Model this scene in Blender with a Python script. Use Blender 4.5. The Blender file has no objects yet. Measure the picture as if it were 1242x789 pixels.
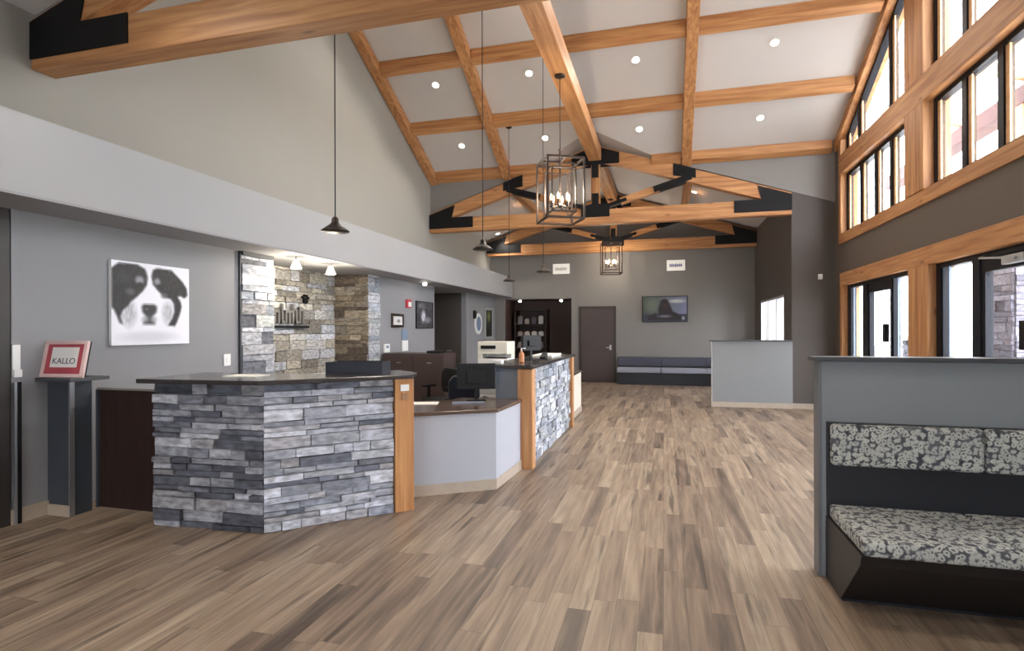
import bpy, bmesh, math, random
from mathutils import Vector, Matrix

C = bpy.context.scene.collection
random.seed(11)
H = 1.55

# ------------------------------------------------------------------ materials
def lin(r, g, b):
    f = lambda c: (c/255/12.92) if c/255 <= .04045 else ((c/255+.055)/1.055)**2.4
    return (f(r), f(g), f(b), 1)

def mat(name, col, rough=.6, metal=0, noise=0, nscale=8, emit=None, estr=0, spec=.5, bump=0):
    m = bpy.data.materials.new(name); m.use_nodes = True
    nt = m.node_tree; b = nt.nodes['Principled BSDF']
    b.inputs['Base Color'].default_value = col
    b.inputs['Roughness'].default_value = rough
    b.inputs['Metallic'].default_value = metal
    b.inputs['Specular IOR Level'].default_value = spec
    tc = nt.nodes.new('ShaderNodeTexCoord'); n = nt.nodes.new('ShaderNodeTexNoise')
    n.inputs['Scale'].default_value = nscale; n.inputs['Detail'].default_value = 4
    nt.links.new(tc.outputs['Object'], n.inputs['Vector'])
    if noise:
        mx = nt.nodes.new('ShaderNodeMix'); mx.data_type = 'RGBA'
        mx.inputs['A'].default_value = tuple(c*(1-noise) for c in col[:3])+(1,)
        mx.inputs['B'].default_value = tuple(min(1, c*(1+noise)) for c in col[:3])+(1,)
        nt.links.new(n.outputs['Fac'], mx.inputs['Factor'])
        nt.links.new(mx.outputs['Result'], b.inputs['Base Color'])
    if bump:
        bp = nt.nodes.new('ShaderNodeBump'); bp.inputs['Strength'].default_value = bump
        bp.inputs['Distance'].default_value = .01
        nt.links.new(n.outputs['Fac'], bp.inputs['Height']); nt.links.new(bp.outputs['Normal'], b.inputs['Normal'])
    if emit:
        b.inputs['Emission Color'].default_value = emit; b.inputs['Emission Strength'].default_value = estr
    return m

def wood(name, axis, c1, c2, rough=.55):
    m = bpy.data.materials.new(name); m.use_nodes = True
    nt = m.node_tree; N = nt.nodes; L = nt.links; b = N['Principled BSDF']
    tc = N.new('ShaderNodeTexCoord'); mp = N.new('ShaderNodeMapping')
    s = [14, 14, 14]; s['xyz'.index(axis)] = .8
    mp.inputs['Scale'].default_value = s
    oi = N.new('ShaderNodeObjectInfo'); ad = N.new('ShaderNodeVectorMath'); ad.operation = 'ADD'
    ms = N.new('ShaderNodeVectorMath'); ms.operation = 'SCALE'; ms.inputs['Scale'].default_value = 9
    L.new(oi.outputs['Random'], ms.inputs[0])
    L.new(tc.outputs['Object'], mp.inputs['Vector']); L.new(mp.outputs['Vector'], ad.inputs[0]); L.new(ms.outputs[0], ad.inputs[1])
    n = N.new('ShaderNodeTexNoise'); n.inputs['Scale'].default_value = 1.3; n.inputs['Detail'].default_value = 6
    n.inputs['Distortion'].default_value = .6
    L.new(ad.outputs[0], n.inputs['Vector'])
    cr = N.new('ShaderNodeValToRGB'); cr.color_ramp.elements[0].position = .3; cr.color_ramp.elements[1].position = .72
    cr.color_ramp.elements[0].color = c1; cr.color_ramp.elements[1].color = c2
    L.new(n.outputs['Fac'], cr.inputs['Fac'])
    # knots
    mk = N.new('ShaderNodeMapping'); k = [7, 7, 7]; k['xyz'.index(axis)] = 2.2; mk.inputs['Scale'].default_value = k
    v = N.new('ShaderNodeTexVoronoi'); v.inputs['Scale'].default_value = .7
    L.new(tc.outputs['Object'], mk.inputs['Vector']); L.new(mk.outputs['Vector'], v.inputs['Vector'])
    kr = N.new('ShaderNodeValToRGB'); kr.color_ramp.elements[0].position = .04; kr.color_ramp.elements[1].position = .12
    kr.color_ramp.elements[0].color = (.45, .4, .38, 1); kr.color_ramp.elements[1].color = (1, 1, 1, 1)
    L.new(v.outputs['Distance'], kr.inputs['Fac'])
    mx = N.new('ShaderNodeMix'); mx.data_type = 'RGBA'; mx.blend_type = 'MULTIPLY'; mx.inputs['Factor'].default_value = .8
    L.new(cr.outputs['Color'], mx.inputs['A']); L.new(kr.outputs['Color'], mx.inputs['B'])
    L.new(mx.outputs['Result'], b.inputs['Base Color'])
    b.inputs['Roughness'].default_value = rough
    return m

def attr_mat(name, attr='tone', rough=.8, noise=.35, nscale=22, emit=0, bump=.5):
    m = bpy.data.materials.new(name); m.use_nodes = True
    nt = m.node_tree; N = nt.nodes; L = nt.links; b = N['Principled BSDF']
    a = N.new('ShaderNodeVertexColor'); a.layer_name = attr
    out = a.outputs['Color']
    if noise:
        tc = N.new('ShaderNodeTexCoord'); mp = N.new('ShaderNodeMapping'); mp.inputs['Scale'].default_value = (1, 1, 2.5)
        n = N.new('ShaderNodeTexNoise'); n.inputs['Scale'].default_value = nscale; n.inputs['Detail'].default_value = 6
        L.new(tc.outputs['Object'], mp.inputs['Vector']); L.new(mp.outputs['Vector'], n.inputs['Vector'])
        cr = N.new('ShaderNodeValToRGB'); cr.color_ramp.elements[0].position = .3; cr.color_ramp.elements[1].position = .7
        lo = 1-noise; cr.color_ramp.elements[0].position = .32; cr.color_ramp.elements[0].color = (lo, lo, lo, 1); cr.color_ramp.elements[1].color = (1.15, 1.15, 1.15, 1)
        L.new(n.outputs['Fac'], cr.inputs['Fac'])
        mx = N.new('ShaderNodeMix'); mx.data_type = 'RGBA'; mx.blend_type = 'MULTIPLY'; mx.inputs['Factor'].default_value = 1
        L.new(out, mx.inputs['A']); L.new(cr.outputs['Color'], mx.inputs['B']); out = mx.outputs['Result']
        bp = N.new('ShaderNodeBump'); bp.inputs['Strength'].default_value = bump; bp.inputs['Distance'].default_value = .01
        L.new(n.outputs['Fac'], bp.inputs['Height']); L.new(bp.outputs['Normal'], b.inputs['Normal'])
    L.new(out, b.inputs['Base Color']); b.inputs['Roughness'].default_value = rough
    if emit:
        L.new(out, b.inputs['Emission Color']); b.inputs['Emission Strength'].default_value = emit
    return m

def floor_mat():
    m = bpy.data.materials.new('plank_floor'); m.use_nodes = True
    nt = m.node_tree; N = nt.nodes; L = nt.links; b = N['Principled BSDF']
    def M(op, a, b_=None):
        n = N.new('ShaderNodeMath'); n.operation = op
        for i, v in enumerate((a, b_)):
            if v is None: continue
            if isinstance(v, (int, float)): n.inputs[i].default_value = v
            else: L.new(v, n.inputs[i])
        return n.outputs[0]
    tc = N.new('ShaderNodeTexCoord'); sp = N.new('ShaderNodeSeparateXYZ'); L.new(tc.outputs['Object'], sp.inputs[0])
    W, LEN = .128, 1.15
    xr = M('DIVIDE', sp.outputs['X'], W); row = M('FLOOR', xr)
    wn = N.new('ShaderNodeTexWhiteNoise'); wn.noise_dimensions = '1D'; L.new(row, wn.inputs['W'])
    yy = M('ADD', M('DIVIDE', sp.outputs['Y'], LEN), M('MULTIPLY', wn.outputs['Value'], 7.3)); col = M('FLOOR', yy)
    cb = N.new('ShaderNodeCombineXYZ'); L.new(row, cb.inputs[0]); L.new(col, cb.inputs[1])
    w2 = N.new('ShaderNodeTexWhiteNoise'); w2.noise_dimensions = '2D'; L.new(cb.outputs[0], w2.inputs['Vector'])
    # grain, stretched along the plank and shifted per plank
    g = N.new('ShaderNodeCombineXYZ')
    L.new(M('MULTIPLY', sp.outputs['X'], 26), g.inputs[0]); L.new(M('MULTIPLY', sp.outputs['Y'], 1.5), g.inputs[1])
    L.new(M('MULTIPLY', w2.outputs['Value'], 40), g.inputs[2])
    n1 = N.new('ShaderNodeTexNoise'); n1.inputs['Scale'].default_value = 1; n1.inputs['Detail'].default_value = 7
    n1.inputs['Roughness'].default_value = .62; L.new(g.outputs[0], n1.inputs['Vector'])
    g2 = N.new('ShaderNodeCombineXYZ')
    L.new(M('MULTIPLY', sp.outputs['X'], 12), g2.inputs[0]); L.new(M('MULTIPLY', sp.outputs['Y'], .85), g2.inputs[1])
    L.new(M('MULTIPLY', w2.outputs['Value'], 90), g2.inputs[2])
    n2 = N.new('ShaderNodeTexNoise'); n2.inputs['Scale'].default_value = 1; n2.inputs['Detail'].default_value = 3
    L.new(g2.outputs[0], n2.inputs['Vector'])
    # plank tone
    cr = N.new('ShaderNodeValToRGB'); e = cr.color_ramp.elements
    e[0].position = 0; e[0].color = lin(84, 72, 62)
    e[1].position = 1; e[1].color = lin(172, 156, 136)
    for p, c in ((.14, lin(110, 95, 82)), (.36, lin(136, 118, 101)), (.7, lin(154, 136, 117))):
        x = e.new(p); x.color = c
    f = M('ADD', M('MULTIPLY', w2.outputs['Value'], .62), M('MULTIPLY', M('SUBTRACT', n2.outputs['Fac'], .5), 1.3))
    f = M('ADD', f, .17)
    L.new(f, cr.inputs['Fac'])
    gr = N.new('ShaderNodeValToRGB'); e = gr.color_ramp.elements
    e[0].position = .32; e[0].color = (.55, .53, .52, 1); e[1].position = .66; e[1].color = (1.12, 1.1, 1.08, 1)
    L.new(n1.outputs['Fac'], gr.inputs['Fac'])
    mx = N.new('ShaderNodeMix'); mx.data_type = 'RGBA'; mx.blend_type = 'MULTIPLY'; mx.inputs['Factor'].default_value = .85
    L.new(cr.outputs['Color'], mx.inputs['A']); L.new(gr.outputs['Color'], mx.inputs['B'])
    # dark streak patches of the rustic planks
    st = N.new('ShaderNodeValToRGB'); e = st.color_ramp.elements
    e[0].position = .57; e[0].color = (1, 1, 1, 1); e[1].position = .70; e[1].color = (.30, .28, .28, 1)
    L.new(n2.outputs['Fac'], st.inputs['Fac'])
    m2 = N.new('ShaderNodeMix'); m2.data_type = 'RGBA'; m2.blend_type = 'MULTIPLY'; m2.inputs['Factor'].default_value = 1
    L.new(mx.outputs['Result'], m2.inputs['A']); L.new(st.outputs['Color'], m2.inputs['B'])
    # joints
    fx = M('FRACT', xr); fy = M('FRACT', yy)
    j = M('MAXIMUM', M('GREATER_THAN', fx, .975), M('GREATER_THAN', fy, .997))
    m3 = N.new('ShaderNodeMix'); m3.data_type = 'RGBA'; L.new(M('MULTIPLY', j, .6), m3.inputs['Factor'])
    L.new(m2.outputs['Result'], m3.inputs['A']); m3.inputs['B'].default_value = lin(70, 54, 44)
    L.new(m3.outputs['Result'], b.inputs['Base Color'])
    b.inputs['Roughness'].default_value = .42
    b.inputs['Specular IOR Level'].default_value = .45
    bp = N.new('ShaderNodeBump'); bp.inputs['Strength'].default_value = .25; bp.inputs['Distance'].default_value = .003
    L.new(n1.outputs['Fac'], bp.inputs['Height']); L.new(bp.outputs['Normal'], b.inputs['Normal'])
    return m

def cushion_mat():
    m = bpy.data.materials.new('patterned_fabric'); m.use_nodes = True
    nt = m.node_tree; N = nt.nodes; L = nt.links; b = N['Principled BSDF']
    tc = N.new('ShaderNodeTexCoord'); n = N.new('ShaderNodeTexNoise'); n.inputs['Scale'].default_value = 30
    mx0 = N.new('ShaderNodeMix'); mx0.data_type = 'RGBA'; mx0.inputs['Factor'].default_value = .035
    L.new(tc.outputs['Object'], n.inputs['Vector']); L.new(tc.outputs['Object'], mx0.inputs['A']); L.new(n.outputs['Color'], mx0.inputs['B'])
    v = N.new('ShaderNodeTexVoronoi'); v.inputs['Scale'].default_value = 36; v.feature = 'F1'; v.inputs['Randomness'].default_value = .85
    L.new(mx0.outputs['Result'], v.inputs['Vector'])
    cr = N.new('ShaderNodeValToRGB'); cr.color_ramp.interpolation = 'LINEAR'; e = cr.color_ramp.elements
    e[0].position = .0; e[0].color = lin(66, 68, 76)
    e[1].position = .9; e[1].color = lin(44, 46, 54)
    for p, c in ((.14, lin(70, 72, 80)), (.26, lin(186, 188, 180)), (.48, lin(174, 176, 170)), (.64, lin(66, 68, 76))):
        x = e.new(p); x.color = c
    L.new(v.outputs['Distance'], cr.inputs['Fac'])
    v2 = N.new('ShaderNodeTexVoronoi'); v2.inputs['Scale'].default_value = 13
    L.new(tc.outputs['Object'], v2.inputs['Vector'])
    mx = N.new('ShaderNodeMix'); mx.data_type = 'RGBA'; mx.blend_type = 'MIX'
    sp = N.new('ShaderNodeSeparateColor'); L.new(v2.outputs['Color'], sp.inputs[0])
    mm = N.new('ShaderNodeMath'); mm.operation = 'MULTIPLY'; mm.inputs[1].default_value = .35; L.new(sp.outputs[0], mm.inputs[0])
    L.new(mm.outputs[0], mx.inputs['Factor']); L.new(cr.outputs['Color'], mx.inputs['A']); mx.inputs['B'].default_value = lin(130, 132, 134)
    L.new(mx.outputs['Result'], b.inputs['Base Color']); b.inputs['Roughness'].default_value = .85
    return m

def glass_mat(name='window_glass', tint=(.97, .98, 1, 1), refl=.08):
    m = bpy.data.materials.new(name); m.use_nodes = True
    nt = m.node_tree; N = nt.nodes; L = nt.links; N.clear()
    o = N.new('ShaderNodeOutputMaterial'); mx = N.new('ShaderNodeMixShader'); t = N.new('ShaderNodeBsdfTransparent')
    g = N.new('ShaderNodeBsdfGlossy'); g.inputs['Roughness'].default_value = .02
    t.inputs['Color'].default_value = tint; mx.inputs[0].default_value = refl
    L.new(t.outputs[0], mx.inputs[1]); L.new(g.outputs[0], mx.inputs[2]); L.new(mx.outputs[0], o.inputs['Surface'])
    return m

PAINT_UP = mat('upper_wall_paint', lin(152, 149, 141), .75, noise=.03, nscale=2)
PAINT_BAND = mat('bulkhead_paint', lin(163, 164, 165), .75, noise=.02, nscale=2)
PAINT_LOW = mat('lower_wall_paint', lin(138, 138, 141), .7, noise=.02, nscale=2)
PAINT_FAR = mat('far_wall_paint', lin(132, 129, 126), .7, noise=.03, nscale=2)
PAINT_RET = mat('return_wall_dimmed_paint', lin(84, 78, 74), .7, noise=.03, nscale=2)  # darkened like the window wall, its dimness put into the colour
PAINT_RIGHT = mat('window_wall_dimmed_paint', lin(96, 86, 77), .7, noise=.03, nscale=2)  # wall grey darkened: the dimness beside bright windows is in the colour
PAINT_SOF = mat('soffit_paint', lin(150, 150, 152), .75)
CEIL = mat('ceiling_paint', lin(200, 196, 192), .8, noise=.02, nscale=1.5)
FLOOR = floor_mat()
FC1, FC2 = lin(156, 102, 60), lin(204, 153, 101)
TX, TY, TZ = (wood('fir_timber_'+a, a, FC1, FC2) for a in 'xyz')
PALEW = wood('pale_fir', 'y', lin(205, 160, 112), lin(226, 186, 140))
BASEW = mat('baseboard_wood', lin(172, 158, 142), .5, noise=.12, nscale=14)
DARKWOOD = wood('espresso_wood', 'z', lin(36, 22, 19), lin(50, 33, 28), .5)
STEEL = mat('black_steel', lin(17, 17, 19), .55, .2, spec=.3)
DARKFR = mat('dark_window_frame', lin(15, 17, 26), .5, 0, spec=.25)
ALU = mat('grey_blue_aluminium', lin(118, 134, 158), .5, 0)
STONE = attr_mat('ledge_stone', noise=.55, nscale=13, bump=.8)
GRANITE = mat('dark_granite', lin(62, 58, 58), .18, noise=.5, nscale=90)
GRANITE2 = mat('brown_granite', lin(92, 76, 66), .16, noise=.5, nscale=80)
LOWPANEL = mat('pale_grey_panel', lin(170, 173, 181), .6, noise=.02)
BOOTHP = mat('booth_wall_paint', lin(126, 130, 134), .6, noise=.02)
HALFP = mat('half_wall_paint', lin(130, 132, 134), .6, noise=.02)
CAPM = mat('charcoal_cap', lin(68, 70, 74), .4)
VINYL = mat('dark_vinyl', lin(27, 29, 36), .45, noise=.1)
CHROME = mat('brushed_metal_trim', lin(170, 172, 176), .35, .8)
FABRIC = cushion_mat()
GLASS = glass_mat()
WHITE = mat('white_plastic', lin(232, 232, 230), .4)
BLACK = mat('black_plastic', lin(13, 13, 15), .45, spec=.3)
NAVY = mat('navy_plastic', lin(17, 21, 36), .5)
DOORM = mat('taupe_door_paint', lin(74, 63, 60), .5, noise=.04)
TAUPE = mat('taupe_panel', lin(80, 74, 69), .6)
GREYPANEL = mat('slate_grey_panel', lin(60, 65, 73), .5)
PAPER = mat('paper', lin(236, 234, 228), .8)
BRONZE = mat('aged_bronze', lin(64, 54, 48), .4, .7)
PENDM = mat('pendant_metal', lin(60, 54, 50), .4, .5)
LAMP = mat('lamp_lens', (1, 1, 1, 1), .4, emit=(1, .95, .86, 1), estr=14)
BULB = mat('candle_bulb', (1, .9, .75, 1), .3, emit=(1, .78, .52, 1), estr=9)
SHADEG = mat('frosted_glass_shade', (1, .95, .85, 1), .4, emit=(1, .9, .74, 1), estr=3.0)
PRINT = attr_mat('printed_picture', noise=0, rough=.55)
SCREEN = attr_mat('lit_screen', noise=0, rough=.5, emit=.10)
RED = mat('red_print', lin(190, 60, 70), .5)
PINK = mat('whitewashed_pink_frame', lin(222, 190, 186), .5, noise=.08, nscale=30)
ASPHALT = mat('pale_concrete', lin(205, 203, 198), .9, noise=.06)
SOFWOOD = wood('porch_boards', 'y', lin(215, 178, 130), lin(235, 205, 165))
ORANGE = mat('amber_bottle', lin(196, 130, 84), .3)
GREEN = mat('green_leaf_print', lin(86, 104, 62), .6)
TAN = mat('tan_tag', lin(150, 110, 80), .6)
SIGNM = mat('brushed_sign_metal', lin(120, 118, 116), .4, .3)

# ------------------------------------------------------------------ mesh helpers
class MB:
    def __init__(s):
        s.bm = bmesh.new(); s.col = None
    def _c(s, faces, c):
        if c is None: return
        if s.col is None: s.col = s.bm.loops.layers.float_color.new('tone')
        for f in faces:
            for l in f.loops: l[s.col] = c
    def hexa(s, p, col=None):
        """eight points: bottom loop 0-3, top loop 4-7"""
        if col is not None and s.col is None: s.col = s.bm.loops.layers.float_color.new('tone')
        v = [s.bm.verts.new(q) for q in p]
        fs = [s.bm.faces.new([v[i] for i in f]) for f in ((3, 2, 1, 0), (4, 5, 6, 7), (0, 1, 5, 4), (1, 2, 6, 5), (2, 3, 7, 6), (3, 0, 4, 7))]
        s._c(fs, col); return s
    def box(s, x0, x1, y0, y1, z0, z1, col=None):
        return s.hexa([(x0, y0, z0), (x1, y0, z0), (x1, y1, z0), (x0, y1, z0), (x0, y0, z1), (x1, y0, z1), (x1, y1, z1), (x0, y1, z1)], col)
    def prism(s, pts, z0, z1):
        a = [s.bm.verts.new((x, y, z0)) for x, y in pts]; b = [s.bm.verts.new((x, y, z1)) for x, y in pts]; n = len(pts)
        s.bm.faces.new(a[::-1]); s.bm.faces.new(b)
        for i in range(n): s.bm.faces.new([a[i], a[(i+1) % n], b[(i+1) % n], b[i]])
        return s
    def prism_y(s, pts, y0, y1):
        a = [s.bm.verts.new((x, y0, z)) for x, z in pts]; b = [s.bm.verts.new((x, y1, z)) for x, z in pts]; n = len(pts)
        s.bm.faces.new(a); s.bm.faces.new(b[::-1])
        for i in range(n): s.bm.faces.new([a[(i+1) % n], a[i], b[i], b[(i+1) % n]])
        return s
    def prism_x(s, pts, x0, x1):
        a = [s.bm.verts.new((x0, y, z)) for y, z in pts]; b = [s.bm.verts.new((x1, y, z)) for y, z in pts]; n = len(pts)
        s.bm.faces.new(a[::-1]); s.bm.faces.new(b)
        for i in range(n): s.bm.faces.new([a[i], a[(i+1) % n], b[(i+1) % n], b[i]])
        return s
    def bar(s, p, q, w, h, up=(0, 0, 1)):
        p, q = Vector(p), Vector(q); d = (q-p).normalized(); up = Vector(up)
        if abs(d.dot(up)) > .98: up = Vector((0, 1, 0))
        r = d.cross(up).normalized(); u = r.cross(d).normalized()
        P = []
        for e in (p, q):
            P.append([e-r*w/2-u*h/2, e+r*w/2-u*h/2, e+r*w/2+u*h/2, e-r*w/2+u*h/2])
        return s.hexa(P[0]+P[1])
    def tube(s, p, q, r0, r1=None, n=14, cap=True):
        r1 = r0 if r1 is None else r1
        p, q = Vector(p), Vector(q); d = (q-p).normalized(); t = Vector((0, 0, 1)) if abs(d.z) < .9 else Vector((1, 0, 0))
        a = d.cross(t).normalized(); b = d.cross(a)
        A = [s.bm.verts.new(p+(a*math.cos(k*2*math.pi/n)+b*math.sin(k*2*math.pi/n))*r0) for k in range(n)]
        B = [s.bm.verts.new(q+(a*math.cos(k*2*math.pi/n)+b*math.sin(k*2*math.pi/n))*r1) for k in range(n)]
        for k in range(n): s.bm.faces.new([A[k], A[(k+1) % n], B[(k+1) % n], B[k]])
        if cap: s.bm.faces.new(A[::-1]); s.bm.faces.new(B)
        return s
    def lathe(s, c, prof, n=20):
        rings = []
        for r, z in prof:
            rings.append([s.bm.verts.new((c[0]+r*math.cos(k*2*math.pi/n), c[1]+r*math.sin(k*2*math.pi/n), c[2]+z)) for k in range(n)])
        for a, b in zip(rings, rings[1:]):
            for k in range(n): s.bm.faces.new([a[k], a[(k+1) % n], b[(k+1) % n], b[k]])
        s.bm.faces.new(rings[0][::-1]); s.bm.faces.new(rings[-1])
        return s
    def poly(s, pts):
        s.bm.faces.new([s.bm.verts.new(p) for p in pts]); return s
    def build(s, name, m, parent=None, bevel=0, smooth=False, solid=0, seg=2):
        bm = s.bm
        bmesh.ops.recalc_face_normals(bm, faces=bm.faces[:])
        vs = [v.co for v in bm.verts]
        lo = Vector([min(v[i] for v in vs) for i in range(3)]); hi = Vector([max(v[i] for v in vs) for i in range(3)])
        o = Vector(((lo.x+hi.x)/2, (lo.y+hi.y)/2, lo.z))
        bmesh.ops.translate(bm, verts=bm.verts[:], vec=-o)
        me = bpy.data.meshes.new(name); bm.to_mesh(me); bm.free()
        if smooth:
            for p in me.polygons: p.use_smooth = True
        me.materials.append(m)
        ob = bpy.data.objects.new(name, me); C.objects.link(ob)
        if parent is not None:
            ob.parent = parent
            w = Vector(parent.location); q = parent.parent
            while q is not None: w += Vector(q.location); q = q.parent
            ob.location = o-w
        else: ob.location = o
        if solid:
            md = ob.modifiers.new('solid', 'SOLIDIFY'); md.thickness = solid; md.offset = 1
        if bevel:
            md = ob.modifiers.new('bevel', 'BEVEL'); md.width = bevel; md.segments = seg; md.limit_method = 'ANGLE'
        return ob

def thing(name, label, cat, loc, group=None):
    o = bpy.data.objects.new(name, None); C.objects.link(o); o.location = loc; o.empty_display_size = .1
    return tag(o, label, cat, group)
def tag(o, label, cat, group=None):
    o['label'] = label; o['category'] = cat
    if group: o['group'] = group
    return o
def struct(o): o['kind'] = 'structure'; return o
def sempty(name, loc):
    o = bpy.data.objects.new(name, None); C.objects.link(o); o.location = loc; o['kind'] = 'structure'; return o
def copy_tree(o, parent=None):
    c = o.copy(); C.objects.link(c); c.parent = parent
    for ch in o.children: copy_tree(ch, c)
    return c

def painted(name, org, U, V, w, h, nx, ny, fn, m, parent, ss=2):
    """a flat print: colour per small cell, fn(u,v)->rgb in sRGB 0..255"""
    bm = bmesh.new(); col = bm.loops.layers.float_color.new('tone')
    org, U, V = Vector(org), Vector(U), Vector(V)
    g = [[bm.verts.new(U*(w*i/nx)+V*(h*j/ny)) for i in range(nx+1)] for j in range(ny+1)]
    cc = [[lin(*fn(i/nx, j/ny)) for i in range(nx+1)] for j in range(ny+1)]
    for j in range(ny):
        for i in range(nx):
            f = bm.faces.new([g[j][i], g[j][i+1], g[j+1][i+1], g[j+1][i]])
            for l, (a, b) in zip(f.loops, ((j, i), (j, i+1), (j+1, i+1), (j+1, i))): l[col] = cc[a][b]
    me = bpy.data.meshes.new(name); bm.to_mesh(me); bm.free(); me.materials.append(m)
    o = bpy.data.objects.new(name, me); C.objects.link(o); o.parent = parent; o.location = org-Vector(parent.location)
    return o

def inpoly(x, y, P):
    c = False; n = len(P); j = n-1
    for i in range(n):
        if ((P[i][1] > y) != (P[j][1] > y)) and x < (P[j][0]-P[i][0])*(y-P[i][1])/(P[j][1]-P[i][1])+P[i][0]: c = not c
        j = i
    return c
def soft(x, y, P, r=.012):
    return sum(inpoly(x+dx*r, y+dy*r, P) for dx in (-1, 0, 1) for dy in (-1, 0, 1))/9
def blob(x, y, cx, cy, rx, ry): return max(0, min(1, 1.6-1.2*math.hypot((x-cx)/rx, (y-cy)/ry)))

# ledge stone veneer: rows of split stones with real relief
GREYS = [(178, 182, 192), (160, 164, 174), (140, 144, 154), (200, 203, 210), (118, 121, 131), (92, 95, 106), (186, 184, 184), (150, 148, 150), (104, 106, 114)]
LIGHTS = [(214, 216, 222), (196, 200, 208), (178, 184, 194), (226, 228, 232), (160, 168, 180), (188, 192, 192)]
WARMS = [(196, 192, 180), (176, 170, 158), (152, 147, 138), (212, 208, 198), (134, 128, 118), (168, 165, 160), (186, 186, 184)]
BROWNS = [(156, 142, 124), (132, 118, 102), (176, 164, 146), (108, 96, 86), (142, 134, 124), (190, 180, 162)]
def ledge(mb, a, b, z0, z1, pal, rng, depth=.045, rows=(.045, .06, .075, .095, .12), lens=(.14, .5)):
    """stones on the outer side (to the right of a->b) of the line a-b"""
    a, b = Vector((*a, 0)), Vector((*b, 0)); L = (b-a).length; d = (b-a)/L; n = Vector((d.y, -d.x, 0))
    z = z0
    while z < z1-.005:
        h = min(rng.choice(rows), z1-z)
        if z1-z-h < .03: h = z1-z
        x = 0
        while x < L-.001:
            w = min(rng.uniform(*lens), L-x)
            if L-x-w < .09: w = L-x
            t = rng.uniform(.35, 1)*depth; g = .0035
            c = rng.choice(pal); k = rng.uniform(.82, 1.08); c = lin(*[min(255, q*k) for q in c])
            j = lambda s_=.006: rng.uniform(-s_, s_)
            p0, p1 = a+d*(x+g), a+d*(x+w-g)
            zb, zt = Vector((0, 0, z+g)), Vector((0, 0, z+h-g))
            o0, o1, o2, o3 = (n*(t+j()) for _ in range(4)); zz = lambda: Vector((0, 0, j(.004)))
            mb.hexa([p0+zb, p0+zb+o0+zz(), p1+zb+o1+zz(), p1+zb, p0+zt, p0+zt+o2+zz(), p1+zt+o3+zz(), p1+zt], c)
            x += w
        z += h
    return mb

# ------------------------------------------------------------------ key dimensions
XB, XW, XU, XR, XG = -4.484, -5.05, -5.19, 2.40, 3.16
HS, HB = 2.53, 3.13
Y1, Y2, YF = 3.63, 12.0, 16.6
XC, GZ, GM = -1.4, 5.5, .33          # gable roofs along y
YR, ZR, SM = 8.1, 7.0, .5            # cross gable
YN = -4.5
def gz(x): return GZ-GM*abs(x-XC)
def cz(y): return ZR-SM*abs(y-YR)

# ------------------------------------------------------------------ room shell
struct(MB().box(-9, 3.35, YN-.2, 18.2, -.12, 0).build('floor', FLOOR))
# gable ceilings (near room, far room) and the crossing roof with its valleys
b = MB(); T = .12
def slab(mb, pts):
    q = [Vector(p) for p in pts]; n = len(q)
    lo = [mb.bm.verts.new(p) for p in q]; up = [mb.bm.verts.new(p+Vector((0, 0, T))) for p in q]
    mb.bm.faces.new(lo[::-1]); mb.bm.faces.new(up)
    for i in range(n): mb.bm.faces.new([lo[i], lo[(i+1) % n], up[(i+1) % n], up[i]])
zf, zn = cz(Y2), cz(Y1)
df, dn = (GZ-zf)/GM, (GZ-zn)/GM
af, an = Y2-(GZ-zf)/SM, Y1+(GZ-zn)/SM
for s, xe in ((-1, XU-.1), (1, XG+.1)):
    slab(b, [(XC, af, GZ), (XC, YF+.1, GZ), (xe, YF+.1, gz(xe)), (xe, Y2, gz(xe)), (XC+s*df, Y2, zf)])
    slab(b, [(XC, an, GZ), (XC+s*dn, Y1, zn), (xe, Y1, gz(xe)), (xe, YN, gz(xe)), (XC, YN, GZ)])
struct(b.build('ceiling', CEIL))
b = MB()
slab(b, [(XU-.1, YR, ZR), (XG+.14, YR, ZR), (XG+.14, Y2, zf), (XC+df, Y2, zf), (XC, af, GZ), (XC-df, Y2, zf), (XU-.1, Y2, zf)])
slab(b, [(XU-.1, YR, ZR), (XU-.1, Y1, zn), (XC-dn, Y1, zn), (XC, an, GZ), (XC+dn, Y1, zn), (XG+.14, Y1, zn), (XG+.14, YR, ZR)])
struct(b.build('ceiling', CEIL)).name = 'ceiling_crossing'
# small walls closing the eaves of the crossing over the trusses
b = MB()
for s, xe in ((-1, XU), (1, XG)):
    b.prism_y([(XC+s*df, zf+.1), (XC+s*df, zf-.02), (xe, gz(xe)-.02), (xe, zf+.1)], Y2-.012, Y2+.06)
    b.prism_y([(XC+s*dn, zn+.1), (XC+s*dn, zn-.02), (xe, gz(xe)-.02), (xe, zn+.1)], Y1-.06, Y1+.012)
struct(b.build('wall_eaves', PAINT_FAR))
# upper left wall (gable end) over the bulkhead
b = MB()
b.prism_x([(YN, HB-.3), (YF, HB-.3), (YF, gz(XU)+.05), (Y2, gz(XU)+.05), (Y2, zf+.06), (YR, ZR+.06), (Y1, zn+.06), (Y1, gz(XU)+.05), (YN, gz(XU)+.05)], XU-.12, XU)
struct(b.build('wall_left_upper', PAINT_UP))
struct(MB().box(XU-.4, XB, YN, YF, HS+.02, HB).build('wall_left_bulkhead', PAINT_BAND))
struct(MB().box(-8.2, XB, YN, YF+.0, HS, HS+.02).build('ceiling_soffit', PAINT_SOF))
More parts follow.
